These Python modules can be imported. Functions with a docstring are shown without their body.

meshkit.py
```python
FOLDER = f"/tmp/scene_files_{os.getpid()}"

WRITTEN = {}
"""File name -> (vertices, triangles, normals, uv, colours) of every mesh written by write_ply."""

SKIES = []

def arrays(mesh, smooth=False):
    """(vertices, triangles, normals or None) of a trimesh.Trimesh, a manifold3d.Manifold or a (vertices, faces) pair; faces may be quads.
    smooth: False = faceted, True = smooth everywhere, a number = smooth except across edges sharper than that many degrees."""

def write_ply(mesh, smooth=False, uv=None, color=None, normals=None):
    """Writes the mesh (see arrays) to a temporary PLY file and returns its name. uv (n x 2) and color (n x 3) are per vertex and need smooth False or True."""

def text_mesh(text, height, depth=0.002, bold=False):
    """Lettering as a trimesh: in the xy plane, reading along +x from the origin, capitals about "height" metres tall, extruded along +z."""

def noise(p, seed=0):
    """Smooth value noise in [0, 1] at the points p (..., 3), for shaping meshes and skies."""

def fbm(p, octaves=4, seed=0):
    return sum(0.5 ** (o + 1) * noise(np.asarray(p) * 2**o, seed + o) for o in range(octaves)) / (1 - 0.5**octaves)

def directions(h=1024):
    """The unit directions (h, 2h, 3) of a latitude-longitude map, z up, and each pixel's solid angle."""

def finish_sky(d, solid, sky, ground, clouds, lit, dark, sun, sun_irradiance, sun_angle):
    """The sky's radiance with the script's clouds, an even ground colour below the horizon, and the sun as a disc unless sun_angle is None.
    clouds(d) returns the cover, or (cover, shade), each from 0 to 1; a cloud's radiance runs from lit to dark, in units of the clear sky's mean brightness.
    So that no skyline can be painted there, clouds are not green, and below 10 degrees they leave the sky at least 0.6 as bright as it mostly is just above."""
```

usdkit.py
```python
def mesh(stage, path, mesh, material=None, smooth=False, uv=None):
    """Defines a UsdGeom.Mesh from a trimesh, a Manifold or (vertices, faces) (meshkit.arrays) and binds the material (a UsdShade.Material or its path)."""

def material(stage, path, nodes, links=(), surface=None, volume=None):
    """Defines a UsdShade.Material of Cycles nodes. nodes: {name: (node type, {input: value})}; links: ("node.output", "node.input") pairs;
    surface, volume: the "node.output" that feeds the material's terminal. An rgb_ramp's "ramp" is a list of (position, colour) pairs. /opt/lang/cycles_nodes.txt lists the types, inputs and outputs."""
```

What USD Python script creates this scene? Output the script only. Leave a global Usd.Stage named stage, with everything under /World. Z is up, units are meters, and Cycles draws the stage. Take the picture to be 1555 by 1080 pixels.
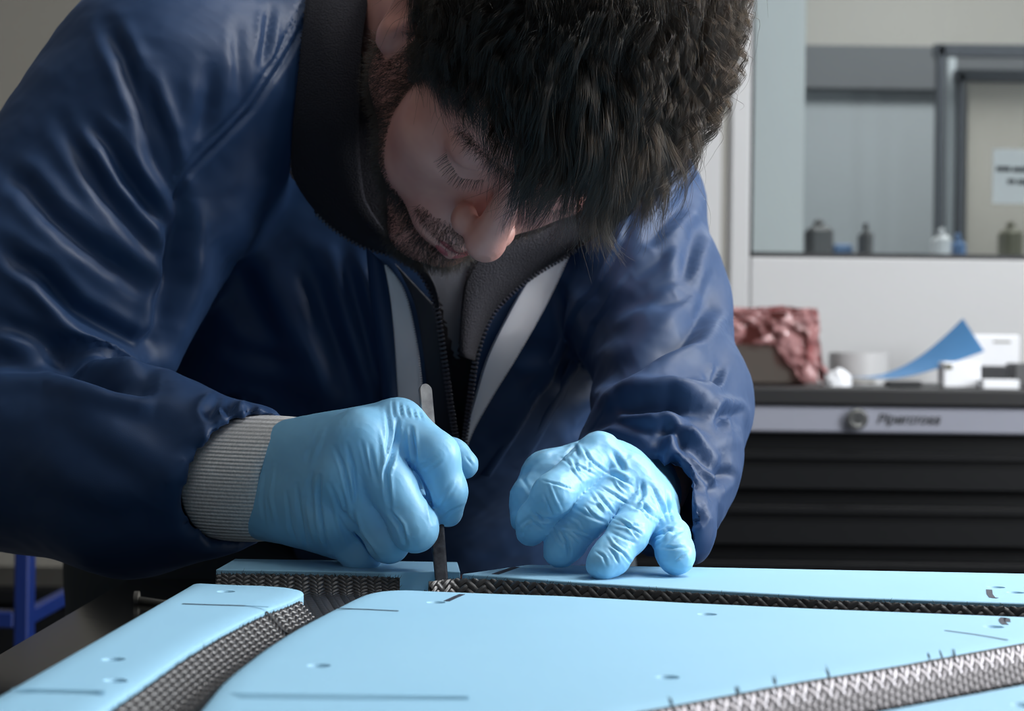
import math, random
import numpy as np, trimesh, usdkit, meshkit
import manifold3d as m3
from shapely.geometry import Polygon, LineString
from scipy.spatial.transform import Rotation
from scipy.spatial import cKDTree
from pxr import Usd, UsdGeom, UsdLux, UsdShade, Gf, Sdf, Vt

stage = Usd.Stage.CreateInMemory()
UsdGeom.SetStageUpAxis(stage, 'Z'); UsdGeom.SetStageMetersPerUnit(stage, 1.0)
UsdGeom.Xform.Define(stage, '/World'); UsdGeom.Scope.Define(stage, '/World/Looks')
rng = np.random.default_rng(7)

# ------------------------------------------------------------------ camera, lights, exposure
F, CX, CY = 2900.0, 777.5, 540.0            # focal length and centre in pixels of a 1555 x 1080 picture
ROLL = math.radians(0.7)
EYE = np.array([0, 0, 1.0])
RT = np.array([math.cos(ROLL), 0, math.sin(ROLL)]); UP = np.array([-math.sin(ROLL), 0, math.cos(ROLL)]); FW = np.array([0, 1.0, 0])
cam = UsdGeom.Camera.Define(stage, '/World/camera')
AP = 36.0
cam.CreateHorizontalApertureAttr(AP); cam.CreateVerticalApertureAttr(AP * 1080 / 1555)
cam.CreateFocalLengthAttr(AP * F / 1555.0)
cam.CreateClippingRangeAttr(Gf.Vec2f(0.02, 60))
cam.CreateFStopAttr(13.0); cam.CreateFocusDistanceAttr(1.02)
cam.CreateExposureAttr(0.0)
M = np.eye(4); M[0, :3] = RT; M[1, :3] = UP; M[2, :3] = -FW; M[3, :3] = EYE
cam.AddTransformOp().Set(Gf.Matrix4d(M.tolist()))

def rect_light(name, pos, target, w, h, power, color):
    l = UsdLux.RectLight.Define(stage, '/World/' + name)
    pos, target = np.array(pos, float), np.array(target, float)
    z = pos - target; z /= np.linalg.norm(z)
    x = np.cross([0, 0, 1.0], z)
    x = np.array([1.0, 0, 0]) if np.linalg.norm(x) < 1e-3 else x / np.linalg.norm(x)
    y = np.cross(z, x)
    m = np.eye(4); m[0, :3] = x; m[1, :3] = y; m[2, :3] = z; m[3, :3] = pos
    l.AddTransformOp().Set(Gf.Matrix4d(m.tolist()))
    l.CreateWidthAttr(w); l.CreateHeightAttr(h); l.CreateIntensityAttr(power); l.CreateColorAttr(Gf.Vec3f(*color))
    return l
# daylight through the tall window in the right-hand wall, and the strip lamps of the ceiling
rect_light('window_daylight', (1.99, 1.25, 1.75), (0.0, 1.25, 1.75), 1.0, 1.2, 19.0, (0.93, 0.97, 1.0))
rect_light('ceiling_lamp_light', (0.35, 0.75, 2.66), (0.35, 0.75, 0), 1.2, 0.3, 4.0, (0.95, 0.98, 1.0))
rect_light('ceiling_lamp_light_001', (1.3, 1.35, 2.66), (1.3, 1.35, 0), 1.2, 0.3, 40.0, (1.0, 0.995, 0.99))
rect_light('ceiling_lamp_light_002', (1.3, 2.95, 2.66), (1.3, 2.95, 0), 1.2, 0.15, 17.0, (0.98, 0.99, 1.0))
rect_light('ceiling_lamp_light_003', (1.3, 5.2, 2.66), (1.3, 5.2, 0), 1.2, 0.6, 13.0, (1.0, 0.985, 0.96))
dome = UsdLux.DomeLight.Define(stage, '/World/room_ambience'); dome.CreateIntensityAttr(0.055); dome.CreateColorAttr(Gf.Vec3f(0.85, 0.93, 1.0))

# ------------------------------------------------------------------ helpers
def P(px, py, d):
    """The point seen at pixel (px, py) at depth d."""
    return EYE + RT * ((px - CX) / F * d) + UP * ((CY - py) / F * d) + FW * d
def PL(px, py, z):
    """The point seen at pixel (px, py) on the level plane at height z."""
    v = RT * ((px - CX) / F) + UP * ((CY - py) / F) + FW
    return EYE + v * ((z - EYE[2]) / v[2])
def proj(p):
    q = np.asarray(p) - EYE
    d = q @ FW
    return np.stack([CX + F * (q @ RT) / d, CY - F * (q @ UP) / d], -1), d
def lin(r, g, b):
    c = np.array([r, g, b], float) / 255
    return tuple(np.where(c <= 0.04045, c / 12.92, ((c + 0.055) / 1.055) ** 2.4))

mats = {}
def pm(name, color, rough=0.5, bump=None, vary=None, **kw):
    """A principled material; bump = (scale, strength, distance, detail), vary = (scale, second colour)."""
    nodes = {'p': ('principled_bsdf', {'base_color': color, 'roughness': rough, **kw})}
    links = []
    if bump or vary: nodes['tc'] = ('texture_coordinate', {})
    if vary:
        nodes['n'] = ('noise_texture', {'scale': vary[0], 'detail': 4.0}); links.append(('tc.object', 'n.vector'))
        nodes['r'] = ('rgb_ramp', {'ramp': [(0.3, color), (0.7, vary[1])]}); links += [('n.fac', 'r.fac'), ('r.color', 'p.base_color')]
    if bump:
        nodes['bn'] = ('noise_texture', {'scale': bump[0], 'detail': float(bump[3] if len(bump) > 3 else 3)}); links.append(('tc.object', 'bn.vector'))
        nodes['b'] = ('bump', {'strength': bump[1], 'distance': bump[2]}); links += [('bn.fac', 'b.height'), ('b.normal', 'p.normal')]
    mats[name] = usdkit.material(stage, '/World/Looks/' + name, nodes, links, surface='p.BSDF')
    return mats[name]

taken = {}
def path_for(parent, name):
    k = (parent, name); n = taken.get(k, 0); taken[k] = n + 1
    return f'{parent}/{name}' + (f'_{n:03d}' if n else '')
bases = {}
def tag(prim, label=None, cat=None, group=None, kind=None):
    for k, v in (('label', label), ('category', cat), ('group', group), ('kind', kind)):
        if v: prim.SetCustomDataByKey(k, v)
    return prim
def thing(name, label, cat, base=(0, 0, 0), group=None, kind=None):
    p = path_for('/World', name)
    x = UsdGeom.Xform.Define(stage, p); x.AddTranslateOp().Set(Gf.Vec3d(*map(float, base)))
    bases[p] = np.array(base, float)
    return tag(x.GetPrim(), label, cat, group, kind)
def base_of(prim):
    p = str(prim.GetPath())
    while p and p not in bases: p = p.rpartition('/')[0]
    return bases.get(p, np.zeros(3))
def obj(name, mesh, mat, parent=None, smooth=False, label=None, cat=None, kind=None, group=None):
    pp = str(parent.GetPath()) if parent is not None else '/World'
    b = base_of(parent) if parent is not None else np.zeros(3)
    v, f, n = meshkit.arrays(mesh, smooth)
    path = path_for(pp, name)
    m = UsdGeom.Mesh.Define(stage, path)
    m.CreatePointsAttr(Vt.Vec3fArray.FromNumpy((v - b).astype(np.float32)))
    m.CreateFaceVertexCountsAttr(Vt.IntArray.FromNumpy(np.full(len(f), 3, np.int32)))
    m.CreateFaceVertexIndicesAttr(Vt.IntArray.FromNumpy(f.astype(np.int32).ravel()))
    m.CreateSubdivisionSchemeAttr('none')
    if n is not None:
        m.CreateNormalsAttr(Vt.Vec3fArray.FromNumpy(n.astype(np.float32))); m.SetNormalsInterpolation('vertex')
    UsdShade.MaterialBindingAPI.Apply(m.GetPrim()).Bind(mats[mat])
    return tag(m.GetPrim(), label, cat, group, kind)
def struct(name, mesh, mat, parent=None, smooth=False):
    return obj(name, mesh, mat, parent, smooth, kind='structure' if parent is None else None)
def curves(name, pts, widths, mat, parent, label=None):
    """pts (n strands, k points, 3); widths (k,) root to tip."""
    n, k = pts.shape[:2]
    c = UsdGeom.BasisCurves.Define(stage, path_for(str(parent.GetPath()), name))
    c.CreateTypeAttr('linear')
    c.CreatePointsAttr(Vt.Vec3fArray.FromNumpy((pts - base_of(parent)).reshape(-1, 3).astype(np.float32)))
    c.CreateCurveVertexCountsAttr(Vt.IntArray.FromNumpy(np.full(n, k, np.int32)))
    c.CreateWidthsAttr(Vt.FloatArray.FromNumpy(np.tile(np.asarray(widths, np.float32), n))); c.SetWidthsInterpolation('vertex')
    UsdShade.MaterialBindingAPI.Apply(c.GetPrim()).Bind(mats[mat])
    return tag(c.GetPrim(), label, kind='stuff')

def cat(*ms): return trimesh.util.concatenate([m for m in ms])
def box(lo, hi, bevel=0.0):
    lo, hi = np.array(lo, float), np.array(hi, float)
    if bevel <= 0:
        m = trimesh.creation.box(hi - lo); m.apply_translation((lo + hi) / 2); return m
    b = min(bevel, (hi - lo).min() * 0.49); pts = []
    for s in np.ndindex(2, 2, 2):
        c = np.where(s, hi, lo); dirs = np.where(s, -1, 1) * b
        for k in range(3):
            q = c + dirs; q[k] = c[k]; pts.append(q)
    m = trimesh.convex.convex_hull(np.array(pts)); return m
def orient_box(center, axes, size, bevel=0.0):
    m = box(-np.array(size) / 2, np.array(size) / 2, bevel)
    T = np.eye(4); T[:3, :3] = np.array(axes).T; T[:3, 3] = center; m.apply_transform(T); return m
def resample(pts, n):
    pts = np.asarray(pts, float); s = np.r_[0, np.cumsum(np.linalg.norm(np.diff(pts, axis=0), axis=1))]
    u = np.linspace(0, s[-1], n)
    return np.stack([np.interp(u, s, pts[:, k]) for k in range(pts.shape[1])], 1)
def spline(pts, n):
    from scipy.interpolate import PchipInterpolator
    pts = np.asarray(pts, float); s = np.r_[0, np.cumsum(np.linalg.norm(np.diff(pts, axis=0), axis=1))]
    u = np.linspace(0, s[-1], n)
    return PchipInterpolator(s, pts)(u)
def frames(pts):
    t = np.gradient(pts, axis=0); t /= np.linalg.norm(t, axis=1, keepdims=True)
    n = np.zeros_like(t); ref = np.array([0, 0, 1.0]) if abs(t[0][2]) < 0.9 else np.array([1.0, 0, 0])
    n[0] = np.cross(t[0], ref)
    for i in range(len(t)):
        if i: n[i] = n[i - 1]
        n[i] -= t[i] * (n[i] @ t[i]); n[i] /= np.linalg.norm(n[i])
    return t, n, np.cross(t, n)
def tube(pts, r, sides=8):
    pts = np.asarray(pts, float); r = np.broadcast_to(r, len(pts))
    _, n, b = frames(pts); a = np.arange(sides) / sides * 2 * np.pi
    v = pts[:, None] + r[:, None, None] * (np.cos(a)[None, :, None] * n[:, None] + np.sin(a)[None, :, None] * b[:, None])
    k = len(pts); f = []
    i, j = np.meshgrid(np.arange(k - 1), np.arange(sides), indexing='ij'); i, j = i.ravel(), j.ravel(); j2 = (j + 1) % sides
    q = np.stack([i * sides + j, i * sides + j2, (i + 1) * sides + j2, (i + 1) * sides + j], 1)
    f = np.vstack([q[:, [0, 2, 1]], q[:, [0, 3, 2]]])
    v = np.vstack([v.reshape(-1, 3), pts[:1], pts[-1:]]); c0, c1 = k * sides, k * sides + 1
    jj = np.arange(sides); j2 = (jj + 1) % sides
    f = np.vstack([f, np.stack([np.full(sides, c0), j2, jj], 1)[:, [0, 2, 1]], np.stack([np.full(sides, c1), (k - 1) * sides + jj, (k - 1) * sides + j2], 1)[:, [0, 2, 1]]])
    m = trimesh.Trimesh(v, f, process=False)
    if m.volume < 0: m.invert()
    return m
def grid_mesh(G):
    """A sheet from a grid of points (a, b, 3)."""
    a, b = G.shape[:2]; i, j = np.meshgrid(np.arange(a - 1), np.arange(b - 1), indexing='ij'); i, j = i.ravel(), j.ravel()
    q = np.stack([i * b + j, (i + 1) * b + j, (i + 1) * b + j + 1, i * b + j + 1], 1)
    return trimesh.Trimesh(G.reshape(-1, 3), np.vstack([q[:, [0, 1, 2]], q[:, [0, 2, 3]]]), process=False)
def slab(G, off):
    """A closed sheet with thickness: the grid G and the grid G + off."""
    a, b = G.shape[:2]; off = np.broadcast_to(off, G.shape)
    v = np.vstack([G.reshape(-1, 3), (G + off).reshape(-1, 3)]); N = a * b
    i, j = np.meshgrid(np.arange(a - 1), np.arange(b - 1), indexing='ij'); i, j = i.ravel(), j.ravel()
    q = np.stack([i * b + j, (i + 1) * b + j, (i + 1) * b + j + 1, i * b + j + 1], 1)
    f = [q[:, [0, 1, 2]], q[:, [0, 2, 3]], q[:, [0, 2, 1]] + N, q[:, [0, 3, 2]] + N]
    ring = np.r_[np.arange(b), np.arange(1, a) * b + b - 1, (a - 1) * b + np.arange(b - 2, -1, -1), np.arange(a - 2, 0, -1) * b]
    r2 = np.roll(ring, -1); f += [np.stack([ring, r2, r2 + N], 1), np.stack([ring, r2 + N, ring + N], 1)]
    m = trimesh.Trimesh(v, np.vstack(f), process=False)
    if m.volume < 0: m.invert()
    return m
def prism(poly2, z0, z1):
    m = trimesh.creation.extrude_polygon(Polygon(poly2).buffer(0), z1 - z0, engine='earcut'); m.apply_translation([0, 0, z0]); return m

# -------- signed distances and a sparse surface-net mesher
def smin(a, b, k):
    h = np.clip(0.5 + 0.5 * (b - a) / k, 0, 1); return b + (a - b) * h - k * h * (1 - h)
def smax(a, b, k): return -smin(-a, -b, k)
def cap(p, a, b, ra, rb):
    a, b = np.asarray(a, float), np.asarray(b, float); ba = b - a
    t = np.clip((p - a) @ ba / max(ba @ ba, 1e-12), 0, 1)
    q = p - a - t[:, None] * ba
    return np.sqrt(np.einsum('ij,ij->i', q, q)) - (ra + t * (rb - ra))
def ell(p, c, r, R=None):
    q = p - np.asarray(c, float)
    if R is not None: q = q @ R
    r = np.asarray(r, float); k0 = np.linalg.norm(q / r, axis=1); k1 = np.linalg.norm(q / r ** 2, axis=1)
    return k0 * (k0 - 1) / np.maximum(k1, 1e-9)
def mesh_sdf(fn, lo, hi, h, slack=1.6):
    lo = np.array(lo, float); hi = np.array(hi, float); B = 8
    nb = np.ceil((hi - lo) / (B * h)).astype(int); N = nb * B + 1
    Fd = np.empty(N, np.float32)
    bi = np.stack(np.meshgrid(*[np.arange(k) for k in nb], indexing='ij'), -1).reshape(-1, 3)
    c = lo + (bi + 0.5) * B * h
    sd = np.concatenate([fn(x) for x in np.array_split(c, max(1, len(c) // 200000))])
    near = np.abs(sd) < B * h * 0.867 * slack
    Fd[:] = 1.0
    sign = np.sign(sd).reshape(nb)
    Fd[:-1, :-1, :-1] = np.repeat(np.repeat(np.repeat(sign, B, 0), B, 1), B, 2)
    loc = np.stack(np.meshgrid(*[np.arange(B + 1)] * 3, indexing='ij'), -1).reshape(-1, 3)
    sel = bi[near]
    flat = (sel[:, None] * B + loc[None]).reshape(-1, 3)
    key = np.unique((flat[:, 0] * N[1] + flat[:, 1]) * N[2] + flat[:, 2])
    idx = np.stack(np.unravel_index(key, N), 1)
    vals = np.concatenate([fn(lo + x * h) for x in np.array_split(idx, max(1, len(idx) // 200000))])
    Fd.ravel()[key] = vals
    S = Fd < 0; Cn = N - 1
    acc = {}; quads = []; cell_pts = []; cell_ids = []
    for ax in range(3):
        sl0 = [slice(None)] * 3; sl1 = [slice(None)] * 3; sl0[ax] = slice(0, -1); sl1[ax] = slice(1, None)
        cr = np.stack(np.nonzero(S[tuple(sl0)] != S[tuple(sl1)]), 1)
        o1, o2 = (ax + 1) % 3, (ax + 2) % 3
        cr = cr[(cr[:, o1] > 0) & (cr[:, o2] > 0) & (cr[:, o1] < Cn[o1]) & (cr[:, o2] < Cn[o2])]
        e1 = cr.copy(); e1[:, ax] += 1
        f0 = Fd[tuple(cr.T)]; f1 = Fd[tuple(e1.T)]
        t = np.clip(f0 / (f0 - f1), 0.02, 0.98)
        pos = cr.astype(float); pos[:, ax] += t
        qs = []
        for d1, d2 in ((-1, -1), (0, -1), (0, 0), (-1, 0)):
            cc = cr.copy(); cc[:, o1] += d1; cc[:, o2] += d2
            ids = (cc[:, 0] * Cn[1] + cc[:, 1]) * Cn[2] + cc[:, 2]
            qs.append(ids); cell_ids.append(ids); cell_pts.append(pos)
        q = np.stack(qs, 1); flip = f0 > 0
        q[flip] = q[flip][:, ::-1]; quads.append(q)
    ids = np.concatenate(cell_ids); pts = np.concatenate(cell_pts); quads = np.concatenate(quads)
    u, inv = np.unique(ids, return_inverse=True); cnt = np.bincount(inv)
    v = np.stack([np.bincount(inv, pts[:, k]) / cnt for k in range(3)], 1) * h + lo
    q = np.searchsorted(u, quads)
    m = trimesh.Trimesh(v, np.vstack([q[:, [0, 1, 2]], q[:, [0, 2, 3]]]), process=False)
    if m.volume < 0: m.invert()
    return m
def relax(m, n=8, lamb=0.5, nu=0.53):
    v = np.array(m.vertices); e = m.edges_unique; N = len(v)
    from scipy.sparse import coo_matrix
    A = coo_matrix((np.ones(2 * len(e)), (np.r_[e[:, 0], e[:, 1]], np.r_[e[:, 1], e[:, 0]])), (N, N)).tocsr()
    deg = np.maximum(np.asarray(A.sum(1)).ravel(), 1)[:, None]
    for i in range(n):
        v = v + lamb * ((A @ v) / deg - v); v = v - nu * ((A @ v) / deg - v)
    return trimesh.Trimesh(v, m.faces, process=False)
def split_faces(m, mask=None):
    """Midpoint subdivision of the masked faces (neighbours may keep T-joints, hidden from every side that matters)."""
    v, f = trimesh.remesh.subdivide(m.vertices, m.faces, face_index=None if mask is None else np.nonzero(mask)[0])
    return trimesh.Trimesh(v, f, process=False)
def vnormals(m):
    return meshkit.arrays((np.array(m.vertices), np.array(m.faces)), True)[2]
def seg_dist(p, line):
    """Distance in the picture from points p (n,2) to a polyline, the fraction along it and the signed side."""
    L = np.asarray(line, float); best = np.full(len(p), 1e9); side = np.zeros(len(p)); frac = np.zeros(len(p)); n = len(L) - 1
    for i in range(n):
        a, b = L[i], L[i + 1]; ba = b - a; q = p - a
        t = np.clip(q @ ba / max(ba @ ba, 1e-9), 0, 1); dd = np.linalg.norm(q - t[:, None] * ba, axis=1)
        s = np.sign(ba[0] * q[:, 1] - ba[1] * q[:, 0]); k = dd < best
        best[k] = dd[k]; side[k] = s[k]; frac[k] = (i + t[k]) / n
    return best, side, frac
def sculpt(m, folds, facing=0.0):
    """Presses folds into a mesh: (polyline in picture pixels, width px, height m [, 'step']); fades out at a fold's ends.  Only where the surface faces the viewer."""
    v = np.array(m.vertices); n = vnormals(m); px, d = proj(v)
    look = (v - EYE) / np.linalg.norm(v - EYE, axis=1, keepdims=True); fac = np.clip((-(n * look).sum(1) - facing) * 4, 0, 1)
    off = np.zeros(len(v))
    for fold in folds:
        L, w, A = np.asarray(fold[0], float), fold[1], fold[2]; kind = fold[3] if len(fold) > 3 else 'fold'
        box_ = (px[:, 0] > L[:, 0].min() - 4 * w) & (px[:, 0] < L[:, 0].max() + 4 * w) & (px[:, 1] > L[:, 1].min() - 4 * w) & (px[:, 1] < L[:, 1].max() + 4 * w)
        k = np.nonzero(box_ & (fac > 0))[0]
        if not len(k): continue
        dd, s, t = seg_dist(px[k], L)
        if kind == 'step':      # one side stands A proud and falls back over 3w
            x = s * dd / w; g = np.where(x > 0, np.exp(-(x / 3) ** 2) * np.clip(x * 2, 0, 1), 0); fade = np.clip(np.minimum(t, 1 - t) * 8, 0, 1)
        elif kind == 'seam':
            g = np.exp(-(dd / w) ** 2); fade = 1
        else:                   # a crease with softer shoulders
            x = dd / w; g = np.exp(-x ** 2) - 0.45 * np.exp(-((x - 1.9) / 1.0) ** 2); fade = np.sin(np.pi * np.clip(t, 0.02, 0.98)) ** 0.6
        off[k] += A * g * fade
    v += n * (off * fac)[:, None]
    return trimesh.Trimesh(v, m.faces, process=False)
def puff(m, fn):
    """Moves every vertex along its normal by fn(vertices)."""
    v = np.array(m.vertices); return trimesh.Trimesh(v + vnormals(m) * fn(v)[:, None], m.faces, process=False)

# ------------------------------------------------------------------ materials
pm('wall_paint', lin(203, 204, 206), 0.6, bump=(400, 0.06, 0.001))
pm('wall_beige', lin(132, 128, 120), 0.7, bump=(300, 0.06, 0.001))  # even beige-grey of the left wall and the solid partition
pm('floor_paint', lin(92, 92, 94), 0.45, vary=(3, lin(80, 80, 82)))
pm('ceiling_paint', lin(225, 225, 222), 0.8)
pm('frame_white', lin(197, 197, 198), 0.4)
pm('frame_groove', lin(150, 148, 142), 0.6)
pm('gasket', lin(30, 31, 34), 0.5)
pm('office_band', lin(104, 107, 112), 0.7)
pm('office_wall', lin(165, 172, 178), 0.7)
pm('office_upper', lin(170, 168, 164), 0.7)
pm('dark_frame', lin(58, 62, 70), 0.5)
pm('door_panel', lin(165, 161, 154), 0.6)
pm('paper', lin(235, 236, 240), 0.7)
pm('ink', lin(60, 62, 70), 0.7)
pm('clutter_dark', lin(84, 84, 86), 0.6)
pm('clutter_olive', lin(86, 84, 66), 0.6)
pm('clutter_blue', lin(84, 116, 158), 0.6)
pm('clutter_white', lin(205, 208, 212), 0.5)
usdkit.material(stage, '/World/Looks/pane_glass', {'f': ('fresnel', {'IOR': 1.45}), 't': ('transparent_bsdf', {'color': (0.94, 0.97, 0.97)}), 'g': ('glossy_bsdf', {'roughness': 0.02, 'color': (0.9, 0.95, 1.0)}), 'm': ('mix_closure', {})},
                [('f.fac', 'm.fac'), ('t.BSDF', 'm.closure1'), ('g.BSDF', 'm.closure2')], surface='m.closure')
mats['pane_glass'] = UsdShade.Material.Get(stage, '/World/Looks/pane_glass')
usdkit.material(stage, '/World/Looks/lamp_panel', {'e': ('emission', {'color': (1, 0.99, 0.97), 'strength': 6.0})}, [], surface='e.emission')
mats['lamp_panel'] = UsdShade.Material.Get(stage, '/World/Looks/lamp_panel')
pm('black_steel', lin(9, 10, 13), 0.4, specular_ior_level=0.3, bump=(60, 0.05, 0.002))
pm('black_top', lin(12, 11, 14), 0.5, bump=(500, 0.1, 0.0005))
pm('grey_trim', lin(136, 138, 150), 0.45, metallic=0.1)
pm('chrome', lin(190, 190, 188), 0.2, metallic=1.0)
pm('table_black', lin(13, 13, 14), 0.13, bump=(90, 0.04, 0.001))
pm('blue_paint', lin(5, 32, 92), 0.4)
pm('parcel_card', lin(74, 66, 60), 0.8)
pm('blue_sheet', lin(70, 128, 180), 0.6)

# ------------------------------------------------------------------ the room
WY = 3.60                                       # the back wall
CABX = 0.25
win = dict(x0=P(1140, 300, WY)[0], z1=2.25, z0=P(1300, 392, WY)[2], x1=2.0)
struct('floor', box((-3.2, -1.6, -0.05), (2.2, 6.6, 0)), 'floor_paint')
struct('ceiling', box((-3.2, -1.6, 2.7), (2.2, 6.6, 2.78)), 'ceiling_paint')
# right wall with the opening of the daylight window
struct('wall_right', cat(box((2.0, -1.6, 0), (2.12, 0.73, 2.7)), box((2.0, 1.77, 0), (2.12, 6.6, 2.7)), box((2.0, 0.73, 0), (2.12, 1.77, 1.13)), box((2.0, 0.73, 2.37), (2.12, 1.77, 2.7))), 'wall_paint')
struct('wall_left', box((-3.3, -1.6, 0), (-3.2, 6.6, 2.7)), 'wall_beige')
struct('wall_far', box((-3.2, 6.5, 0), (2.2, 6.6, 2.7)), 'office_upper')
# partition: solid at the left, panelled with a window at the right
gx = P(1101, 300, WY)[0]
struct('wall_back', cat(box((-3.2, WY, 0), (-0.05, WY + 0.12, 2.7)),), 'wall_beige')
struct('wall_back_panel', cat(box((-0.05, WY, 0), (gx - 0.008, WY + 0.12, 2.7)), box((gx + 0.008, WY, 0), (win['x0'], WY + 0.1, 2.7), 0.006),
        box((win['x0'], WY, 0), (2.0, WY + 0.1, win['z0']), 0.004), box((win['x0'], WY, win['z1']), (2.0, WY + 0.1, 2.7))), 'frame_white')
struct('trim_1', box((gx - 0.008, WY + 0.012, 0), (gx + 0.008, WY + 0.06, 2.7)), 'frame_groove')
w = thing('window_1', None, None, (win['x0'], WY, win['z0']), kind='structure')
obj('gasket', cat(box((win['x0'], WY + 0.004, win['z0']), (2.0, WY + 0.03, win['z0'] + 0.010)), box((win['x0'], WY + 0.004, win['z0']), (win['x0'] + 0.005, WY + 0.03, win['z1']))), 'gasket', w)
obj('pane', box((win['x0'], WY + 0.035, win['z0']), (2.0, WY + 0.041, win['z1'])), 'pane_glass', w)
xj = P(1217, 200, 3.9)[0]
obj('window_jamb', box((P(1146, 200, 3.9)[0] - 0.02, 3.86, 0.0), (xj, 3.93, 2.7)), 'frame_white', w)
# what stands behind the glass
yb = 6.2
def at_b(x0, y0, x1, y1, d, t=0.04): 
    a, b = P(x0, y1, d), P(x1, y0, d); return box((a[0], d, a[2]), (b[0], d + t, b[2]))
struct('wall_office', box((0.2, yb + 0.1, 0), (2.2, yb + 0.2, 2.7)), 'office_wall')
struct('trim_2', box((0.2, yb + 0.04, P(1300, 131, yb)[2]), (2.2, yb + 0.1, P(1300, 66, yb)[2])), 'office_band')
struct('trim_3', box((0.2, yb + 0.04, P(1300, 66, yb)[2]), (2.2, yb + 0.1, 2.7)), 'office_upper')
d2 = thing('door_1', None, None, P(1490, 400, 5.6), kind='structure')
obj('door_frame', cat(at_b(1420, 70, 1436, 480, 5.6), at_b(1420, 70, 1700, 84, 5.6), at_b(1452, 112, 1466, 480, 5.66), at_b(1452, 108, 1700, 122, 5.66)), 'dark_frame', d2)
obj('door_leaf', at_b(1466, 122, 1700, 480, 5.7), 'door_panel', d2)
obj('door_side', at_b(1436, 84, 1452, 480, 5.7), 'office_wall', d2)
n = thing('notice', 'white paper notice with two printed lines hanging behind the window', 'notice', P(1540, 310, 4.6))
obj('sheet', at_b(1507, 227, 1600, 309, 4.6, 0.003), 'paper', n)
obj('print', cat(*[at_b(x, y, x + wd, y + 7, 4.598, 0.002) for x, y, wd in ((1513, 253, 22), (1538, 254, 30), (1571, 254, 20), (1530, 272, 12), (1545, 273, 25))]), 'ink', n)
def blob(name, label, ct, px, py, d, r, mat, zs=1.0):
    m = trimesh.creation.icosphere(3, 1.0); v = m.vertices; m.vertices = v * (1 + 0.35 * (meshkit.fbm(v * 1.7 + px)[:, None] - 0.5)) * [r, r * 0.8, r * zs] + P(px, py, d)
    o = obj(name, m, mat, None, True, label=label, cat=ct); return o
desk = thing('desk', 'long pale desk seen through the window behind small dark items', 'desk', (1.2, 5.0, 0))
zd = P(1300, 402, 5.0)[2]
obj('desk_top', box((0.7, 4.7, zd - 0.03), (1.96, 5.4, zd), 0.004), 'clutter_white', desk)
for lx in (0.76, 1.9):
    for ly in (4.76, 5.34): obj('leg', box((lx - 0.02, ly - 0.02, 0), (lx + 0.02, ly + 0.02, zd - 0.03)), 'dark_frame', desk)
def desk_box(name, label, ct, x0, y0, x1, d, mat, tall=None):
    a = P(x0, 402, d); b = P(x1, y0, d); t = thing(name, label, ct, ((a[0] + b[0]) / 2, d, zd))
    obj('body', box((a[0], d - 0.05, zd), (b[0], d + 0.05, b[2]), 0.012), mat, t)
    obj('cap', box((a[0] + 0.3 * (b[0] - a[0]), d - 0.02, b[2]), (a[0] + 0.7 * (b[0] - a[0]), d + 0.02, b[2] + 0.02), 0.008), mat, t)
desk_box('bag', 'dark brown bag on the desk behind the glass, beside the white jamb', 'bag', 1224, 345, 1262, 5.0, 'clutter_dark')
desk_box('spray_bottle', 'slim dark bottle on the desk behind the glass', 'bottle', 1306, 350, 1322, 5.0, 'clutter_dark')
desk_box('tub', 'olive tub on the desk behind the glass, under the white notice', 'tub', 1520, 348, 1548, 5.0, 'clutter_olive')
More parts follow.
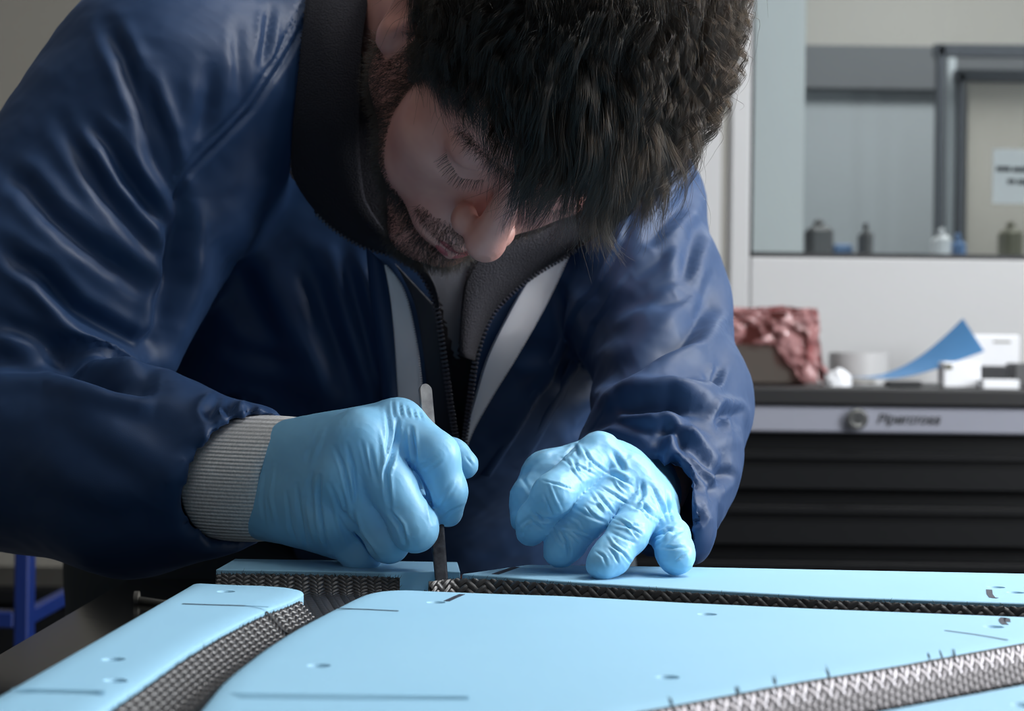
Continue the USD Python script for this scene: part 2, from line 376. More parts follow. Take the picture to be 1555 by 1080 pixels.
desk_box('canister', 'white canister on the desk behind the glass, below the door frame', 'canister', 1418, 358, 1440, 4.95, 'clutter_white')
desk_box('canister', 'grey canister on the desk behind the glass, right of the white canister', 'canister', 1446, 366, 1462, 4.95, 'clutter_blue')
bl = thing('cardboard_box', 'flat blue grey box on the desk behind the glass, right of the dark bag', 'box', P(1275, 400, 5.1))
obj('body', box((P(1262, 400, 5.1)[0], 5.05, zd), (P(1290, 400, 5.1)[0], 5.15, P(1270, 372, 5.1)[2]), 0.006), 'clutter_blue', bl)

# ceiling lamps (out of frame, above the people and the cabinet)
for nm, (lx, ly, wy) in zip(range(4), ((0.35, 0.75, 0.3), (1.3, 1.35, 0.3), (1.3, 2.95, 0.15), (1.3, 5.2, 0.6))):
    t = thing('ceiling_lamp', ['flush white ceiling lamp above the near end of the table', 'flush white ceiling lamp above the right end of the table', 'slim white ceiling lamp above the tool cabinet', 'flush white ceiling lamp behind the window'][nm], 'lamp', (lx, ly, 2.7))
    obj('housing', cat(box((lx - 0.64, ly - wy / 2 - 0.04, 2.668), (lx - 0.6, ly + wy / 2 + 0.04, 2.7)), box((lx + 0.6, ly - wy / 2 - 0.04, 2.668), (lx + 0.64, ly + wy / 2 + 0.04, 2.7)),
        box((lx - 0.6, ly - wy / 2 - 0.04, 2.668), (lx + 0.6, ly - wy / 2, 2.7)), box((lx - 0.6, ly + wy / 2, 2.668), (lx + 0.6, ly + wy / 2 + 0.04, 2.7))), 'frame_white', t)

# ------------------------------------------------------------------ the tool cabinet and what lies on it
YC = 3.0
zt = P(1340, 590, YC)[2]; zt0 = P(1340, 617, YC)[2]
x0, x1 = 0.1, 1.75
cab = thing('tool_cabinet', 'wide black steel tool cabinet with a grey lock bar under its dark top', 'cabinet', ((x0 + x1) / 2, YC + 0.28, 0))
obj('worktop', box((x0 - 0.01, YC - 0.015, zt0), (x1, WY - 0.01, zt), 0.004), 'black_top', cab)
zs = P(1340, 658, YC)[2]
obj('lock_bar', box((x0, YC - 0.006, zs), (x1, YC + 0.03, zt0), 0.003), 'grey_trim', cab, label='grey lock bar carrying a round lock and lettering')
obj('body', box((x0, YC + 0.03, 0.12), (x1, WY - 0.02, zt0)), 'black_steel', cab)
zz = zs - 0.012; hs = [0.085, 0.088, 0.125, 0.16, 0.2]
for h in hs:
    obj_d = obj('drawer', cat(box((x0 + 0.01, YC + 0.002, zz - h + 0.006), (x1 - 0.02, YC + 0.032, zz - 0.024), 0.003),
                              box((x0 + 0.01, YC - 0.012, zz - 0.024), (x1 - 0.02, YC + 0.032, zz - 0.018), 0.002), box((x0 + 0.01, YC - 0.012, zz - 0.03), (x1 - 0.02, YC - 0.008, zz - 0.02), 0.001)), 'black_steel', cab)
    zz -= h
for wx in (x0 + 0.12, x1 - 0.14):
    for wy in (YC + 0.1, YC + 0.5):
        wh = trimesh.creation.cylinder(0.05, 0.03, sections=28); wh.apply_transform(trimesh.transformations.rotation_matrix(math.pi / 2, [0, 1, 0])); wh.apply_translation([wx, wy, 0.05])
        fork = cat(box((wx - 0.028, wy - 0.02, 0.05), (wx - 0.02, wy + 0.02, 0.12)), box((wx + 0.02, wy - 0.02, 0.05), (wx + 0.028, wy + 0.02, 0.12)), box((wx - 0.028, wy - 0.02, 0.112), (wx + 0.028, wy + 0.02, 0.12)))
        obj('caster', cat(wh, fork), 'black_steel', cab)
c = P(1301, 636, YC - 0.012)
def ydisc(r, l, sec=40):
    m = trimesh.creation.cylinder(r, l, sections=sec); m.apply_transform(trimesh.transformations.rotation_matrix(math.pi / 2, [1, 0, 0])); return m
lk = ydisc(0.0165, 0.016); lk.apply_translation(c)
lk2 = trimesh.creation.torus(0.012, 0.0026, 32, 10); lk2.apply_transform(trimesh.transformations.rotation_matrix(math.pi / 2, [1, 0, 0])); lk2.apply_translation(c + [0, -0.008, 0])
lock = obj('lock', cat(lk, lk2), 'chrome', cab, 30, label='round chrome key lock')
kh = box((-0.0015, -0.011, -0.006), (0.0015, -0.007, 0.006)); kh.apply_transform(trimesh.transformations.rotation_matrix(0.5, [0, 1, 0])); kh.apply_translation(c)
obj('keyhole', kh, 'gasket', lock)
tx = meshkit.text_mesh('Pipercross', 0.0145, 0.0008, bold=True)
v = np.array(tx.vertices); v[:, 0] = (v[:, 0] + 0.28 * v[:, 1]); v[:, 0] *= 0.100 / np.ptp(v[:, 0]); v[:, 0] -= v[:, 0].min()
o = P(1332, 643, YC - 0.0068); tx.vertices = np.stack([o[0] + v[:, 0], o[1] - v[:, 2], o[2] + v[:, 1]], 1)
obj('lettering', tx, 'gasket', cab, label='black slanted lettering reading Pipercross')

# parcel in pink bubble wrap
usdkit.material(stage, '/World/Looks/pink_wrap', {'tc': ('texture_coordinate', {}), 'v': ('noise_texture', {'scale': 28.0, 'detail': 3.0}), 'r': ('rgb_ramp', {'ramp': [(0.40, (0, 0, 0)), (0.72, (1, 1, 1))]}),
    'p': ('principled_bsdf', {'base_color': lin(205, 158, 158), 'roughness': 0.16, 'specular_ior_level': 0.8}), 't': ('transparent_bsdf', {'color': (0.93, 0.72, 0.72)}), 'm': ('mix_closure', {})},
    [('tc.object', 'v.vector'), ('v.fac', 'r.fac'), ('r.color', 'm.fac'), ('t.BSDF', 'm.closure1'), ('p.BSDF', 'm.closure2')], surface='m.closure')
mats['pink_wrap'] = UsdShade.Material.Get(stage, '/World/Looks/pink_wrap')
yp = 3.22; a = P(1075, 560, yp); b = P(1228, 474, yp)
ct = ((a[0] + b[0]) / 2, yp + 0.06, zt)
pb = thing('wrapped_parcel', 'brown parcel loosely wrapped in pink bubble film on the cabinet top', 'parcel', ct)
obj('carton', box((a[0], yp, zt + 0.001), (b[0], yp + 0.12, b[2]), 0.004), 'parcel_card', pb)
W = []
for k, s in enumerate(np.linspace(-0.01, 0.42, 44)):                 # film over the top and half way down the front and right end
    row = []
    for u in np.linspace(0, 1, 70):
        X = a[0] - 0.008 + u * (b[0] - a[0] + 0.022)
        if s < 0.135: q = np.array([X, yp + 0.13 - s, b[2] + 0.006])
        else: q = np.array([X, yp - 0.005 - 0.012 * u, b[2] + 0.006 - (s - 0.135) * (0.22 + 0.30 * max(0, (u - 0.62) / 0.38) ** 0.8)])
        row.append(q)
    W.append(row)
W = np.array(W); W += (meshkit.fbm(W * 55, 3)[..., None] - 0.5) * [0.012, 0.02, 0.016]; W[..., 2] = np.maximum(W[..., 2], zt + 0.004)
obj('bubble_film', slab(W, [0, -0.0006, 0.0004]), 'pink_wrap', pb, True, label='crinkled pink bubble film')
E2 = []
for s in np.linspace(0, 1, 30):
    E2.append([[b[0] + 0.008 + 0.034 * s ** 2 + 0.004 * math.sin(9 * u + 6 * s), yp - 0.015 + 0.14 * u, b[2] + 0.004 - s * (b[2] - zt + 0.002)] for u in np.linspace(0, 1, 26)])
E2 = np.array(E2); E2 += (meshkit.fbm(E2 * 60, 3, 5)[..., None] - 0.5) * [0.016, 0.006, 0.0]
E2[..., 2] = np.maximum(E2[..., 2], zt + 0.003)
obj('film_flap', slab(E2, [0.0006, 0, 0.0004]), 'pink_wrap', pb, True)
# curled blue sheet
ys = 3.2; prof = [(1276, 572), (1300, 573), (1330, 571), (1360, 562), (1395, 543), (1430, 515), (1462, 484)]
pr = spline([P(x, y, ys) for x, y in prof], 40); G = []
for u in np.linspace(0, 1, 16):
    g = pr.copy(); k = np.linspace(0, 1, 40)[:, None]
    g = g + np.array([0.012 * u, 0.0, 0]) + np.array([0, -0.10, 0]) * u * (0.4 + 0.6 * k) + np.array([0.0, 0, -0.055]) * u * k ** 2
    g[:, 2] = np.maximum(g[:, 2], zt + 0.002); G.append(g)
bs = thing('blue_sheet', 'sheet of blue film curling up from the cabinet top, beside the white carton', 'sheet', (pr[0][0], ys, zt))
obj('film', slab(np.array(G), [0, 0, 0.0008]), 'blue_sheet', bs, True)
# white carton, its lid flap, papers and dark oddments
yw = 3.3
def onbench(name, label, ctg, x0, y0, x1, y1, d, mat, depth=0.08, bev=0.003, extra=None):
    A, B = P(x0, y1, d), P(x1, y0, d); t = thing(name, label, ctg, ((A[0] + B[0]) / 2, d + depth / 2, zt))
    z0 = max(zt + 0.0005, A[2]) if y1 < 560 else zt + 0.0005
    obj('body', box((A[0], d, z0), (B[0], d + depth, B[2]), bev), mat, t); return t, A, B
t, A, B = onbench('white_carton', 'white carton standing at the right on the cabinet top', 'box', 1462, 509, 1549, 575, yw, 'paper', 0.10)
obj('flap', box((A[0] - 0.02, yw - 0.004, zt + 0.001), (A[0] + 0.03, yw - 0.002, B[2] - 0.012)), 'paper', t)
obj('print', box((A[0] + 0.052, yw - 0.001, B[2] - 0.014), (A[0] + 0.082, yw - 0.0002, B[2] - 0.010)), 'frame_groove', t, label='faint printed line')
t, A, B = onbench('white_pad', 'small white block standing in front of the white carton', 'block', 1432, 550, 1490, 588, 3.1, 'paper', 0.04)
obj('tape', box((A[0] + 0.003, 3.098, B[2] - 0.012), (A[0] + 0.014, 3.1, B[2] - 0.004)), 'clutter_olive', t, label='yellowish tape end')
t, A, B = onbench('power_adapter', 'small black adapter on the cabinet top before the white carton', 'adapter', 1489, 556, 1533, 572, 3.13, 'gasket', 0.04)
obj('plug', box((B[0], 3.14, zt + 0.004), (B[0] + 0.012, 3.16, zt + 0.016), 0.002), 'gasket', t)
t, A, B = onbench('white_card', 'white card lying under the black adapter', 'card', 1493, 577, 1548, 588, 3.06, 'paper', 0.05, 0.001)
onbench('sanding_block', 'dark brown block at the right end of the cabinet top', 'block', 1540, 552, 1600, 572, 3.2, 'clutter_dark', 0.06)
sp = thing('black_tool', 'long flat black tool lying beneath the curled blue sheet', 'tool', P(1390, 575, 3.12))
A = P(1346, 578, 3.10); obj('handle', box((A[0], 3.10, zt + 0.0005), (A[0] + 0.06, 3.125, zt + 0.011), 0.004), 'gasket', sp); obj('bar', box((A[0] + 0.058, 3.104, zt + 0.002), (A[0] + 0.10, 3.12, zt + 0.008), 0.002), 'clutter_dark', sp)
rl = thing('tape_roll', 'pale grey roll lying on the cabinet top beside the pink parcel', 'roll', P(1305, 555, 3.42))
A = P(1262, 552, 3.42); B = P(1352, 537, 3.42); R0 = (B[0] - A[0]) / 2
ring = m3.Manifold.cylinder(B[2] - zt, R0, R0, 64) - m3.Manifold.cylinder(0.2, R0 * 0.55, R0 * 0.55, 48).translate([0, 0, -0.05])
obj('roll', trimesh.Trimesh(*meshkit.arrays(ring.translate([(A[0] + B[0]) / 2, 3.42 + 0.02, zt + 0.0004]))[:2]), 'frame_white', rl, 30)
obj('label_strip', cat(*[box(((A[0] + B[0]) / 2 - 0.02, 3.42 + 0.02 - R0 - 0.0006, zt + 0.004), ((A[0] + B[0]) / 2 + 0.02, 3.42 + 0.02 - R0 + 0.002, zt + 0.01))]), 'frame_groove', rl)
pp = thing('white_cloth', 'crumpled white cloth at the foot of the pink parcel', 'cloth', P(1275, 575, 3.15))
m = trimesh.creation.icosphere(4, 1.0); v = np.array(m.vertices); v = v * (0.8 + 0.5 * meshkit.fbm(v * 2.3, 4, 9)[:, None]) * [0.022, 0.02, 0.02]; v[:, 2] = np.maximum(v[:, 2], -0.008); m.vertices = v + [P(1272, 570, 3.15)[0], 3.15, zt + 0.0085]
obj('cloth', m, 'paper', pp, True)

# ------------------------------------------------------------------ blue trestle at the left, behind
yb2 = 2.25
tb = thing('steel_trestle', 'blue painted square steel frame standing on the floor behind the table', 'frame', (P(32, 900, yb2)[0], yb2, 0))
A = P(20, 945, yb2); B = P(44, 800, yb2)
zr = P(30, 955, yb2)[2]; zq = P(30, 930, yb2)[2]
obj('post', box((A[0], yb2, 0), (B[0], yb2 + 0.035, 0.95), 0.002), 'blue_paint', tb)
obj('rail', box((A[0] - 0.9, yb2 - 0.001, zr), (A[0], yb2 + 0.03, zq), 0.002), 'blue_paint', tb)
obj('post', box((A[0] - 0.935, yb2, 0), (A[0] - 0.9, yb2 + 0.035, 0.95), 0.002), 'blue_paint', tb)
obj('side_rail', box((A[0] + 0.002, yb2 + 0.035, zr), (B[0] - 0.002, yb2 + 0.95, zq), 0.002), 'blue_paint', tb)
obj('post', box((A[0], yb2 + 0.95, 0), (B[0], yb2 + 0.985, 0.95), 0.002), 'blue_paint', tb)
obj('top_rail', cat(box((A[0] - 0.935, yb2, 0.95), (B[0], yb2 + 0.035, 0.99), 0.002), box((A[0], yb2 + 0.035, 0.95), (B[0], yb2 + 0.985, 0.99), 0.002)), 'blue_paint', tb)
dk = thing('black_crate', 'dark crate on the floor behind the blue frame', 'crate', (-0.95, 3.4, 0))
cx = -0.95; obj('box_body', box((cx - 0.5, 3.27, 0.02), (cx + 0.75, 3.56, 0.56), 0.01), 'black_steel', dk); obj('lid', box((cx - 0.51, 3.265, 0.56), (cx + 0.76, 3.57, 0.595), 0.008), 'black_steel', dk)
for fx in (cx - 0.45, cx + 0.65): obj('foot', box((fx, 3.3, 0), (fx + 0.06, 3.54, 0.02)), 'black_steel', dk)
# ------------------------------------------------------------------ the bench, the foam mould and the braids
ZF, ZT, ZC = 0.883, 0.830, 0.871               # foam top, table top, channel floor
pm('foam_blue', lin(134, 180, 206), 0.62, bump=(900, 0.08, 0.0004), vary=(9, lin(138, 183, 208)))
pm('foam_base', lin(118, 178, 206), 0.6, bump=(700, 0.1, 0.0004))
pm('pen', lin(28, 34, 52), 0.6)
pm('pencil', lin(60, 105, 135), 0.7)
pm('faint_pencil', lin(116, 164, 190), 0.7)
pm('fibre_dark', (0.014, 0.013, 0.014), 0.36, specular_ior_level=0.7, vary=(300, (0.024, 0.022, 0.023)))
pm('fibre_sheen', (0.20, 0.19, 0.20), 0.40, metallic=0.6, vary=(300, (0.27, 0.255, 0.27)))  # gloss of the lit carbon tows, put into a paler fibre colour
pm('fibre_backing', (0.010, 0.010, 0.011), 0.7)

tx0 = -0.285
tb = thing('work_table', 'glossy black work table under the blue foam mould', 'table', (0.2, 0.85, 0))
obj('tabletop', box((tx0, 0.12, ZT - 0.035), (1.3, 1.43, ZT), 0.002), 'table_black', tb)
for lx in (tx0 + 0.05, 1.22):
    for ly in (0.2, 1.28): obj('leg', box((lx - 0.025, ly - 0.025, 0), (lx + 0.025, ly + 0.025, ZT - 0.035), 0.002), 'black_steel', tb)
for ay in (0.19, 1.27): obj('apron', box((tx0 + 0.05, ay, ZT - 0.10), (1.22, ay + 0.02, ZT - 0.035)), 'black_steel', tb)
A, B = PL(211, 916, ZT), PL(240, 922, ZT)
sc = thing('brass_pin', 'small brass headed pin lying on the black table beside the foam', 'pin', A)
obj('shank', tube([A + [0, 0, .0022], B + [0.01, 0, .0022]], [0.0022, 0.0016], 10), 'wall_beige', sc, True)
obj('head', tube([A + [-0.003, 0, .0035], A + [0, 0, .0035]], 0.0045, 14), 'wall_beige', sc, 30)

def dense(px, n=None, z=ZF):
    """Pixel polyline on the foam top plane -> points in plan."""
    return np.array([PL(x, y, z)[:2] for x, y in px])
def smooth_line(px, n):
    return spline(dense(px), n)
# plan outlines; each list is drawn along the edge of its block
A_edge = [(100, 1122), (149, 1080), (174, 1061), (214, 1034), (267, 997), (334, 957), (406, 922), (436, 911), (453, 903), (461, 897.5), (460, 894), (450, 891.2), (432, 889), (400, 887)]
A_pl = np.vstack([smooth_line(A_edge, 90), dense([(292, 883.5), (0, 1050), (-260, 1200)]), dense([(-20, 1240)])])
B_left = [(110, 1290), (190, 1185), (298, 1080), (334, 1037), (385, 994), (435, 960), (486, 932), (520, 915), (545, 903), (562, 897.5), (584, 894.5), (608, 893.6)]
B_right = [(1741, 941), (1640, 958), (1555, 975), (1357, 1011), (1214, 1034), (1107, 1054), (1000, 1074), (860, 1100), (700, 1135), (520, 1185), (380, 1250), (260, 1310)]
B_pl = np.vstack([smooth_line(B_left, 80), dense([(751, 899), (860, 902.5), (1040, 912.5), (1250, 922), (1555, 934)]), smooth_line(B_right, 60)])
C_pl = dense([(500, 1330), (700, 1235), (1000, 1146), (1307, 1080), (1393, 1064), (1555, 1034), (1750, 1002), (2050, 960), (2300, 1010), (1500, 1330)])
D_pl = dense([(356, 848.5), (695, 853.5), (699, 868), (660, 866.8), (584, 869.5), (494, 867.2), (328, 864.5)])
E_pl = dense([(702, 871.5), (801, 857.5), (1050, 861), (1555, 871), (2050, 881), (2050, 938), (1800, 930), (1555, 916), (1250, 905.5), (1040, 894), (860, 882.5), (751, 874.5)])

def fillet_block(pl, z0, z1, wide, drop, steps=6, bottom=0.0):
    """An extruded outline whose upper edge rolls over: inset 'wide' while rising 'drop'."""
    poly = Polygon(pl).buffer(0)
    if poly.geom_type != 'Polygon': poly = max(poly.geoms, key=lambda g: g.area)
    parts = []
    ring = resample(np.array(poly.exterior.coords), 420)[:-1]
    if Polygon(ring).exterior.is_ccw is False: ring = ring[::-1]
    t = np.roll(ring, -3, 0) - np.roll(ring, 3, 0); t /= np.linalg.norm(t, axis=1, keepdims=True)
    nrm = np.stack([-t[:, 1], t[:, 0]], 1)
    sw = 17 if wide > .004 else 1
    nrm = sum(np.roll(nrm, k_, 0) for k_ in range(-sw, sw + 1)); nrm /= np.linalg.norm(nrm, axis=1, keepdims=True)
    wide = min(wide, 0.45 * math.sqrt(poly.area) * 0.3)
    rows = [np.c_[ring, np.full(len(ring), z0)], np.c_[ring, np.full(len(ring), z1 - drop)]]
    for k in range(1, steps + 1):
        a = k / steps * math.pi / 2
        rows.append(np.c_[ring + nrm * wide * (1 - math.cos(a)), np.full(len(ring), z1 - drop + drop * math.sin(a))])
    n = len(ring); v = np.vstack(rows); f = []
    i = np.arange(n); j = (i + 1) % n
    for r in range(len(rows) - 1):
        o, p = r * n, (r + 1) * n; f += [np.stack([o + i, o + j, p + j], 1), np.stack([o + i, p + j, p + i], 1)]
    from mapbox_earcut import triangulate_float64
    top = triangulate_float64(rows[-1][:, :2].copy(), np.array([n], np.uint32)).reshape(-1, 3).astype(int)
    f += [top + (len(rows) - 1) * n, (top[:, ::-1])]
    m = trimesh.Trimesh(v, np.vstack(f), process=False)
    if m.volume < 0: m.invert()
    return m
def drill(m, holes, r=0.0034, depth=0.0045):
    M_ = m3.Manifold(m3.Mesh(np.asarray(m.vertices, np.float32), np.asarray(m.faces, np.uint32)))
    if M_.status() != m3.Error.NoError or M_.is_empty(): print('drill: not manifold', M_.status()); return m
    for x, y in holes:
        c = PL(x, y, ZF)
        M_ = M_ - (m3.Manifold.cylinder(depth + 0.001, r, r, 28) + m3.Manifold.cylinder(0.0022, r * 0.9, r * 1.5, 28).translate([0, 0, depth - 0.0016])).translate([c[0], c[1], ZF - depth])
    return trimesh.Trimesh(*meshkit.arrays(M_)[:2], process=False)
mould = thing('foam_mould', 'light blue foam mould cut into blocks by channels on the black table', 'mould', (0.05, 0.85, ZT))
base_pl = np.vstack([dense([(-260, 1200), (0, 1050), (292, 883.5)], z=ZF), dense([(328, 864.5), (356, 848.5), (695, 853.5), (699, 870), (801, 857.5), (1050, 861), (1555, 871), (2050, 881), (2300, 1010), (1500, 1330), (-20, 1330)])])
ins = Polygon(base_pl).buffer(-0.0008)
bm = trimesh.creation.extrude_polygon(ins, ZC - ZT - 0.0004, engine='earcut'); bm.apply_translation([0, 0, ZT + 0.0003])
obj('base', bm, 'foam_base', mould, label='lower foam slab forming the channel floor')
blocks = [('A', A_pl, 0.012, 0.0022, [(343, 898.5), (172, 1001.5), (176, 1033)]), ('B', B_pl, 0.012, 0.0022, [(484, 1011), (662, 915), (1074, 933), (1014, 1028.5), (1509, 952)]),
          ('C', C_pl, 0.008, 0.003, [(1555, 1071)]), ('D', D_pl, 0.0012, 0.0008, []), ('E', E_pl, 0.0015, 0.001, [(1542, 900), (1513, 892)])]
labs = {'A': 'narrow block with a rounded corner, left of the diagonal braid', 'B': 'large central triangular block between the channels', 'C': 'block beyond the braid with painted sheen at the lower right corner', 'D': 'narrow strip behind the gloved fist', 'E': 'long strip under the spread fingertips'}
block = {}
for k, pl, w_, dr, holes in blocks:
    m = fillet_block(pl, ZC - 0.002, ZF, w_, dr)
    if holes: m = drill(m, holes)
    block[k] = obj('block', m, 'foam_blue', mould, 35, label=labs[k])
def flat_line(px, wpx, mat, parent, name='pen_line', lab=None):
    """A drawn line lying on the foam top."""
    p = np.array([PL(x, y, ZF)[:2] for x, y in px]); n_ = len(p)
    t = np.gradient(p, axis=0); t /= np.linalg.norm(t, axis=1, keepdims=True); nn = np.stack([-t[:, 1], t[:, 0]], 1) * wpx / 2
    G = np.stack([np.c_[p - nn, np.full(n_, ZF + 0.00012)], np.c_[p + nn, np.full(n_, ZF + 0.00012)]], 1)
    return obj(name, slab(G, [0, 0, 0.00008]), mat, parent, label=lab)
flat_line([(277, 917.5), (318, 919), (372, 920.5)], 0.0022, 'pen', block['A'])
flat_line([(372, 920.5), (408, 922.5)], 0.0012, 'pencil', block['A'], 'pencil_line')
for k in range(3):
    flat_line([(18 + 6 * k, 1047 + 2.4 * k), (90, 1048 + 2.4 * k), (160, 1050 + 2.4 * k)], 0.0012, 'faint_pencil', block['A'], 'pencil_line')
    flat_line([(352 + 6 * k, 1054 + 3.2 * k), (530, 1056 + 3.2 * k), (712, 1058.5 + 2 * k)], 0.0012, 'faint_pencil', block['B'], 'pencil_line')
flat_line([(514, 924.5), (556, 926), (605, 928.5)], 0.0020, 'pen', block['B'])
flat_line([(678, 913.5), (690, 908), (702, 903)], 0.0030, 'pen', block['B'])
flat_line([(1435, 958), (1480, 964), (1530, 972.5)], 0.0012, 'pen', block['B'])
flat_line([(752, 872.5), (768, 867), (784, 861.5)], 0.0040, 'pen', block['E'])
flat_line([(1502, 896), (1503, 903), (1507, 908), (1515, 908.8)], 0.0030, 'pen', block['E'], 'pen_letter', 'handwritten letter L')
flat_line([(1530, 945), (1529, 940), (1524, 938.5), (1521, 942), (1523, 946), (1527, 949)], 0.0028, 'pen', block['B'], 'pen_letter', 'handwritten letter e')

# ---- braids: two crossing sets of flat tows woven two-over two-under, following a channel's wall, floor and wall
def channel_surface(L, R, depth, n, slope=0.12, lift=0.0, zl=0.0, zr=0.0, wob=0.0):
    """Returns S(s, w): plan line L to plan line R, dropping to the channel floor; s, w in 0..1; and its size."""
    L, R = resample(L, n), resample(R, n)
    prof = np.array([[0, zl], [slope, -depth], [1 - slope, -depth], [1, zr]])
    width = np.linalg.norm(R - L, axis=1).mean()
    q = np.c_[prof[:, 0] * width, prof[:, 1]]; q = spline(resample(q, 13), 60)
    # rounded a little
    k = np.ones(5) / 5; q = np.c_[np.convolve(np.pad(q[:, 0], 2, 'edge'), k, 'valid'), np.convolve(np.pad(q[:, 1], 2, 'edge'), k, 'valid')]
    al = np.r_[0, np.cumsum(np.linalg.norm(np.diff(q, axis=0), axis=1))]; W = al[-1]; al /= W
    length = np.linalg.norm(np.diff((L + R) / 2, axis=0), axis=1).sum(); ss = np.linspace(0, 1, n)
    def S(s, w):
        f = np.interp(w, al, q[:, 0] / width); z = np.interp(w, al, q[:, 1])
        l = np.stack([np.interp(s, ss, L[:, k]) for k in (0, 1)], -1); r = np.stack([np.interp(s, ss, R[:, k]) for k in (0, 1)], -1)
        xy = l + (r - l) * f[..., None]
        return np.concatenate([xy, (ZF - 0.0012 + lift + z)[..., None]], -1)
    return S, length, W
def braid(name, label, S, length, W, pitch, ang, mat, group=None, amp=0.00045, fray=None, edge_gap=0.0, parent=None):
    th = math.radians(ang); ca, sa = math.cos(th), math.sin(th)
    step = pitch / math.sin(2 * th)                      # along a tow from one crossing to the next
    adv = pitch / sa                                      # along the strip from one tow to the next
    per = W / sa                                          # length of a tow across the strip
    V, Fc, off = [], [], 0
    nst = max(8, int(per / step * 3)); t = np.linspace(0, 1, nst)
    nt = int((length + W / math.tan(th)) / adv) + 1
    e = 1e-3
    def normal(s, w):
        a = S(np.clip(s + e, 0, 1), w) - S(np.clip(s - e, 0, 1), w); b = S(s, np.clip(w + e, 0, 1)) - S(s, np.clip(w - e, 0, 1))
        n_ = np.cross(a, b); n_ /= np.maximum(np.linalg.norm(n_, axis=-1, keepdims=True), 1e-12)
        return n_ * np.where(n_[..., 2:3] < 0, -1, 1)
    for fam in (1, -1):
        for i in range(nt):
            u0 = i * adv - (W / math.tan(th) if fam > 0 else 0)
            y = t * W; x = u0 + fam * y / math.tan(th) if fam > 0 else u0 - y / math.tan(th)
            ok = (x > 0.0005) & (x < length - 0.0005)
            if ok.sum() < 3: continue
            x, y = x[ok], y[ok]
            # the tow it crosses: index along the other family
            oth = (x + fam * y / math.tan(th) + (0 if fam > 0 else W / math.tan(th))) / adv if fam > 0 else (x - y / math.tan(th) + W / math.tan(th)) / adv
            ph = ((i + oth) if fam > 0 else (oth + i)) / 4.0
            wave = np.clip(np.sin(2 * np.pi * (ph + 0.125)) * 1.6, -1, 1) * fam
            cw = 0.46 * pitch; ks = np.linspace(-1, 1, 5)
            # across direction in (x, y)
            ax, ay = (-sa, ca * fam) if fam > 0 else (sa, ca)
            X = x[:, None] + ax * cw * ks[None]; Y = np.clip(y[:, None] + ay * cw * ks[None], 0, W)
            X = np.clip(X, 0, length)
            s, w = X / length, Y / W
            h = amp * wave[:, None] + amp * 1.1 * (1 - ks[None] ** 2) + amp
            pts = S(s, w) + normal(s, w) * h[..., None]
            a, b = pts.shape[:2]; V.append(pts.reshape(-1, 3))
            ii, jj = np.meshgrid(np.arange(a - 1), np.arange(b - 1), indexing='ij'); ii, jj = ii.ravel(), jj.ravel()
            q = np.stack([ii * b + jj, (ii + 1) * b + jj, (ii + 1) * b + jj + 1, ii * b + jj + 1], 1) + off
            Fc += [q[:, [0, 1, 2]], q[:, [0, 2, 3]]]; off += a * b
    tows = trimesh.Trimesh(np.vstack(V), np.vstack(Fc), process=False)
    sg, wg = np.meshgrid(np.linspace(0, 1, 120), np.linspace(0, 1, 24), indexing='ij')
    G = S(sg, wg); o = parent or thing(name, label, 'braid', G[60, 12], group)
    obj('backing', slab(G - normal(sg, wg) * 0.0001, -normal(sg, wg) * 0.0004), 'fibre_backing', o, True)
    obj('tows', tows, mat, o, True, kind='stuff')
    if fray:                                              # loose filament ends along the cut edges
        N, ends = fray; st = []
        for k in range(N):
            s = rng.uniform(0.01, 0.99); w = 0.0 if rng.random() < 0.8 else 1.0
            if ends and rng.random() < 0.25: s, w = ends, rng.random() * 0.5
            p0 = S(np.array(s), np.array(w)); dirv = np.array([rng.normal(0, 1), rng.normal(0.2, .6), abs(rng.normal(0.9, .5))]); dirv /= np.linalg.norm(dirv)
            ln = rng.uniform(0.0006, 0.0020) * (1.8 if rng.random() < 0.06 else 1); bend = rng.normal(0, 0.4, 3)
            st.append([p0 + dirv * ln * q + bend * ln * q * q * 0.5 for q in (0, 0.33, 0.66, 1)])
        curves('loose_fibres', np.array(st), [0.00022, 0.0002, 0.00016, 0.00008], 'fibre_backing', o)
    return o
n_ = 160
# 1: down the diagonal channel at the left
La = smooth_line(A_edge[:9], n_); Ra = smooth_line([(60, 1340)] + B_left[1:9], n_)
Ra = smooth_line([(250, 1128)] + B_left[2:8] + [(532, 909)], n_)
S1, l1, W1 = channel_surface(La, Ra, 0.0115, n_, 0.36, zl=-0.0022, zr=-0.002)
b1 = braid('carbon_braid', 'dark carbon fibre braid lining the diagonal channel at the left', S1, l1, W1, 0.0021, 26, 'fibre_dark', amp=0.0005, fray=(260, None))
# a black tape seam near its upper end
k_ = 0.855; w_ = np.linspace(0, 0.62, 30); G = np.stack([S1(np.full(30, k_ + dk_), w_) + [0, 0, 0.0016] for dk_ in (0.0, 0.002, 0.004, 0.006)], 1)
obj('seam', slab(G, [0, 0, 0.0004]), 'fibre_backing', b1, True, label='black seam across the braid')
# 2: along the back strip to the cut end behind the fist
Lb = dense([(328, 866), (494, 868.5), (584, 871), (607, 872)]); Rb = dense([(312, 905), (440, 925), (512, 928), (575, 908), (607, 896)])
S2, l2, W2 = channel_surface(resample(Lb, n_), resample(Rb, n_), 0.0105, n_, 0.10, zl=0, zr=-0.0104)
b2 = braid('carbon_braid', 'dark carbon fibre braid ending in a ragged cut behind the fist', S2, l2, W2, 0.0025, 33, 'fibre_dark', fray=(420, 0.995))
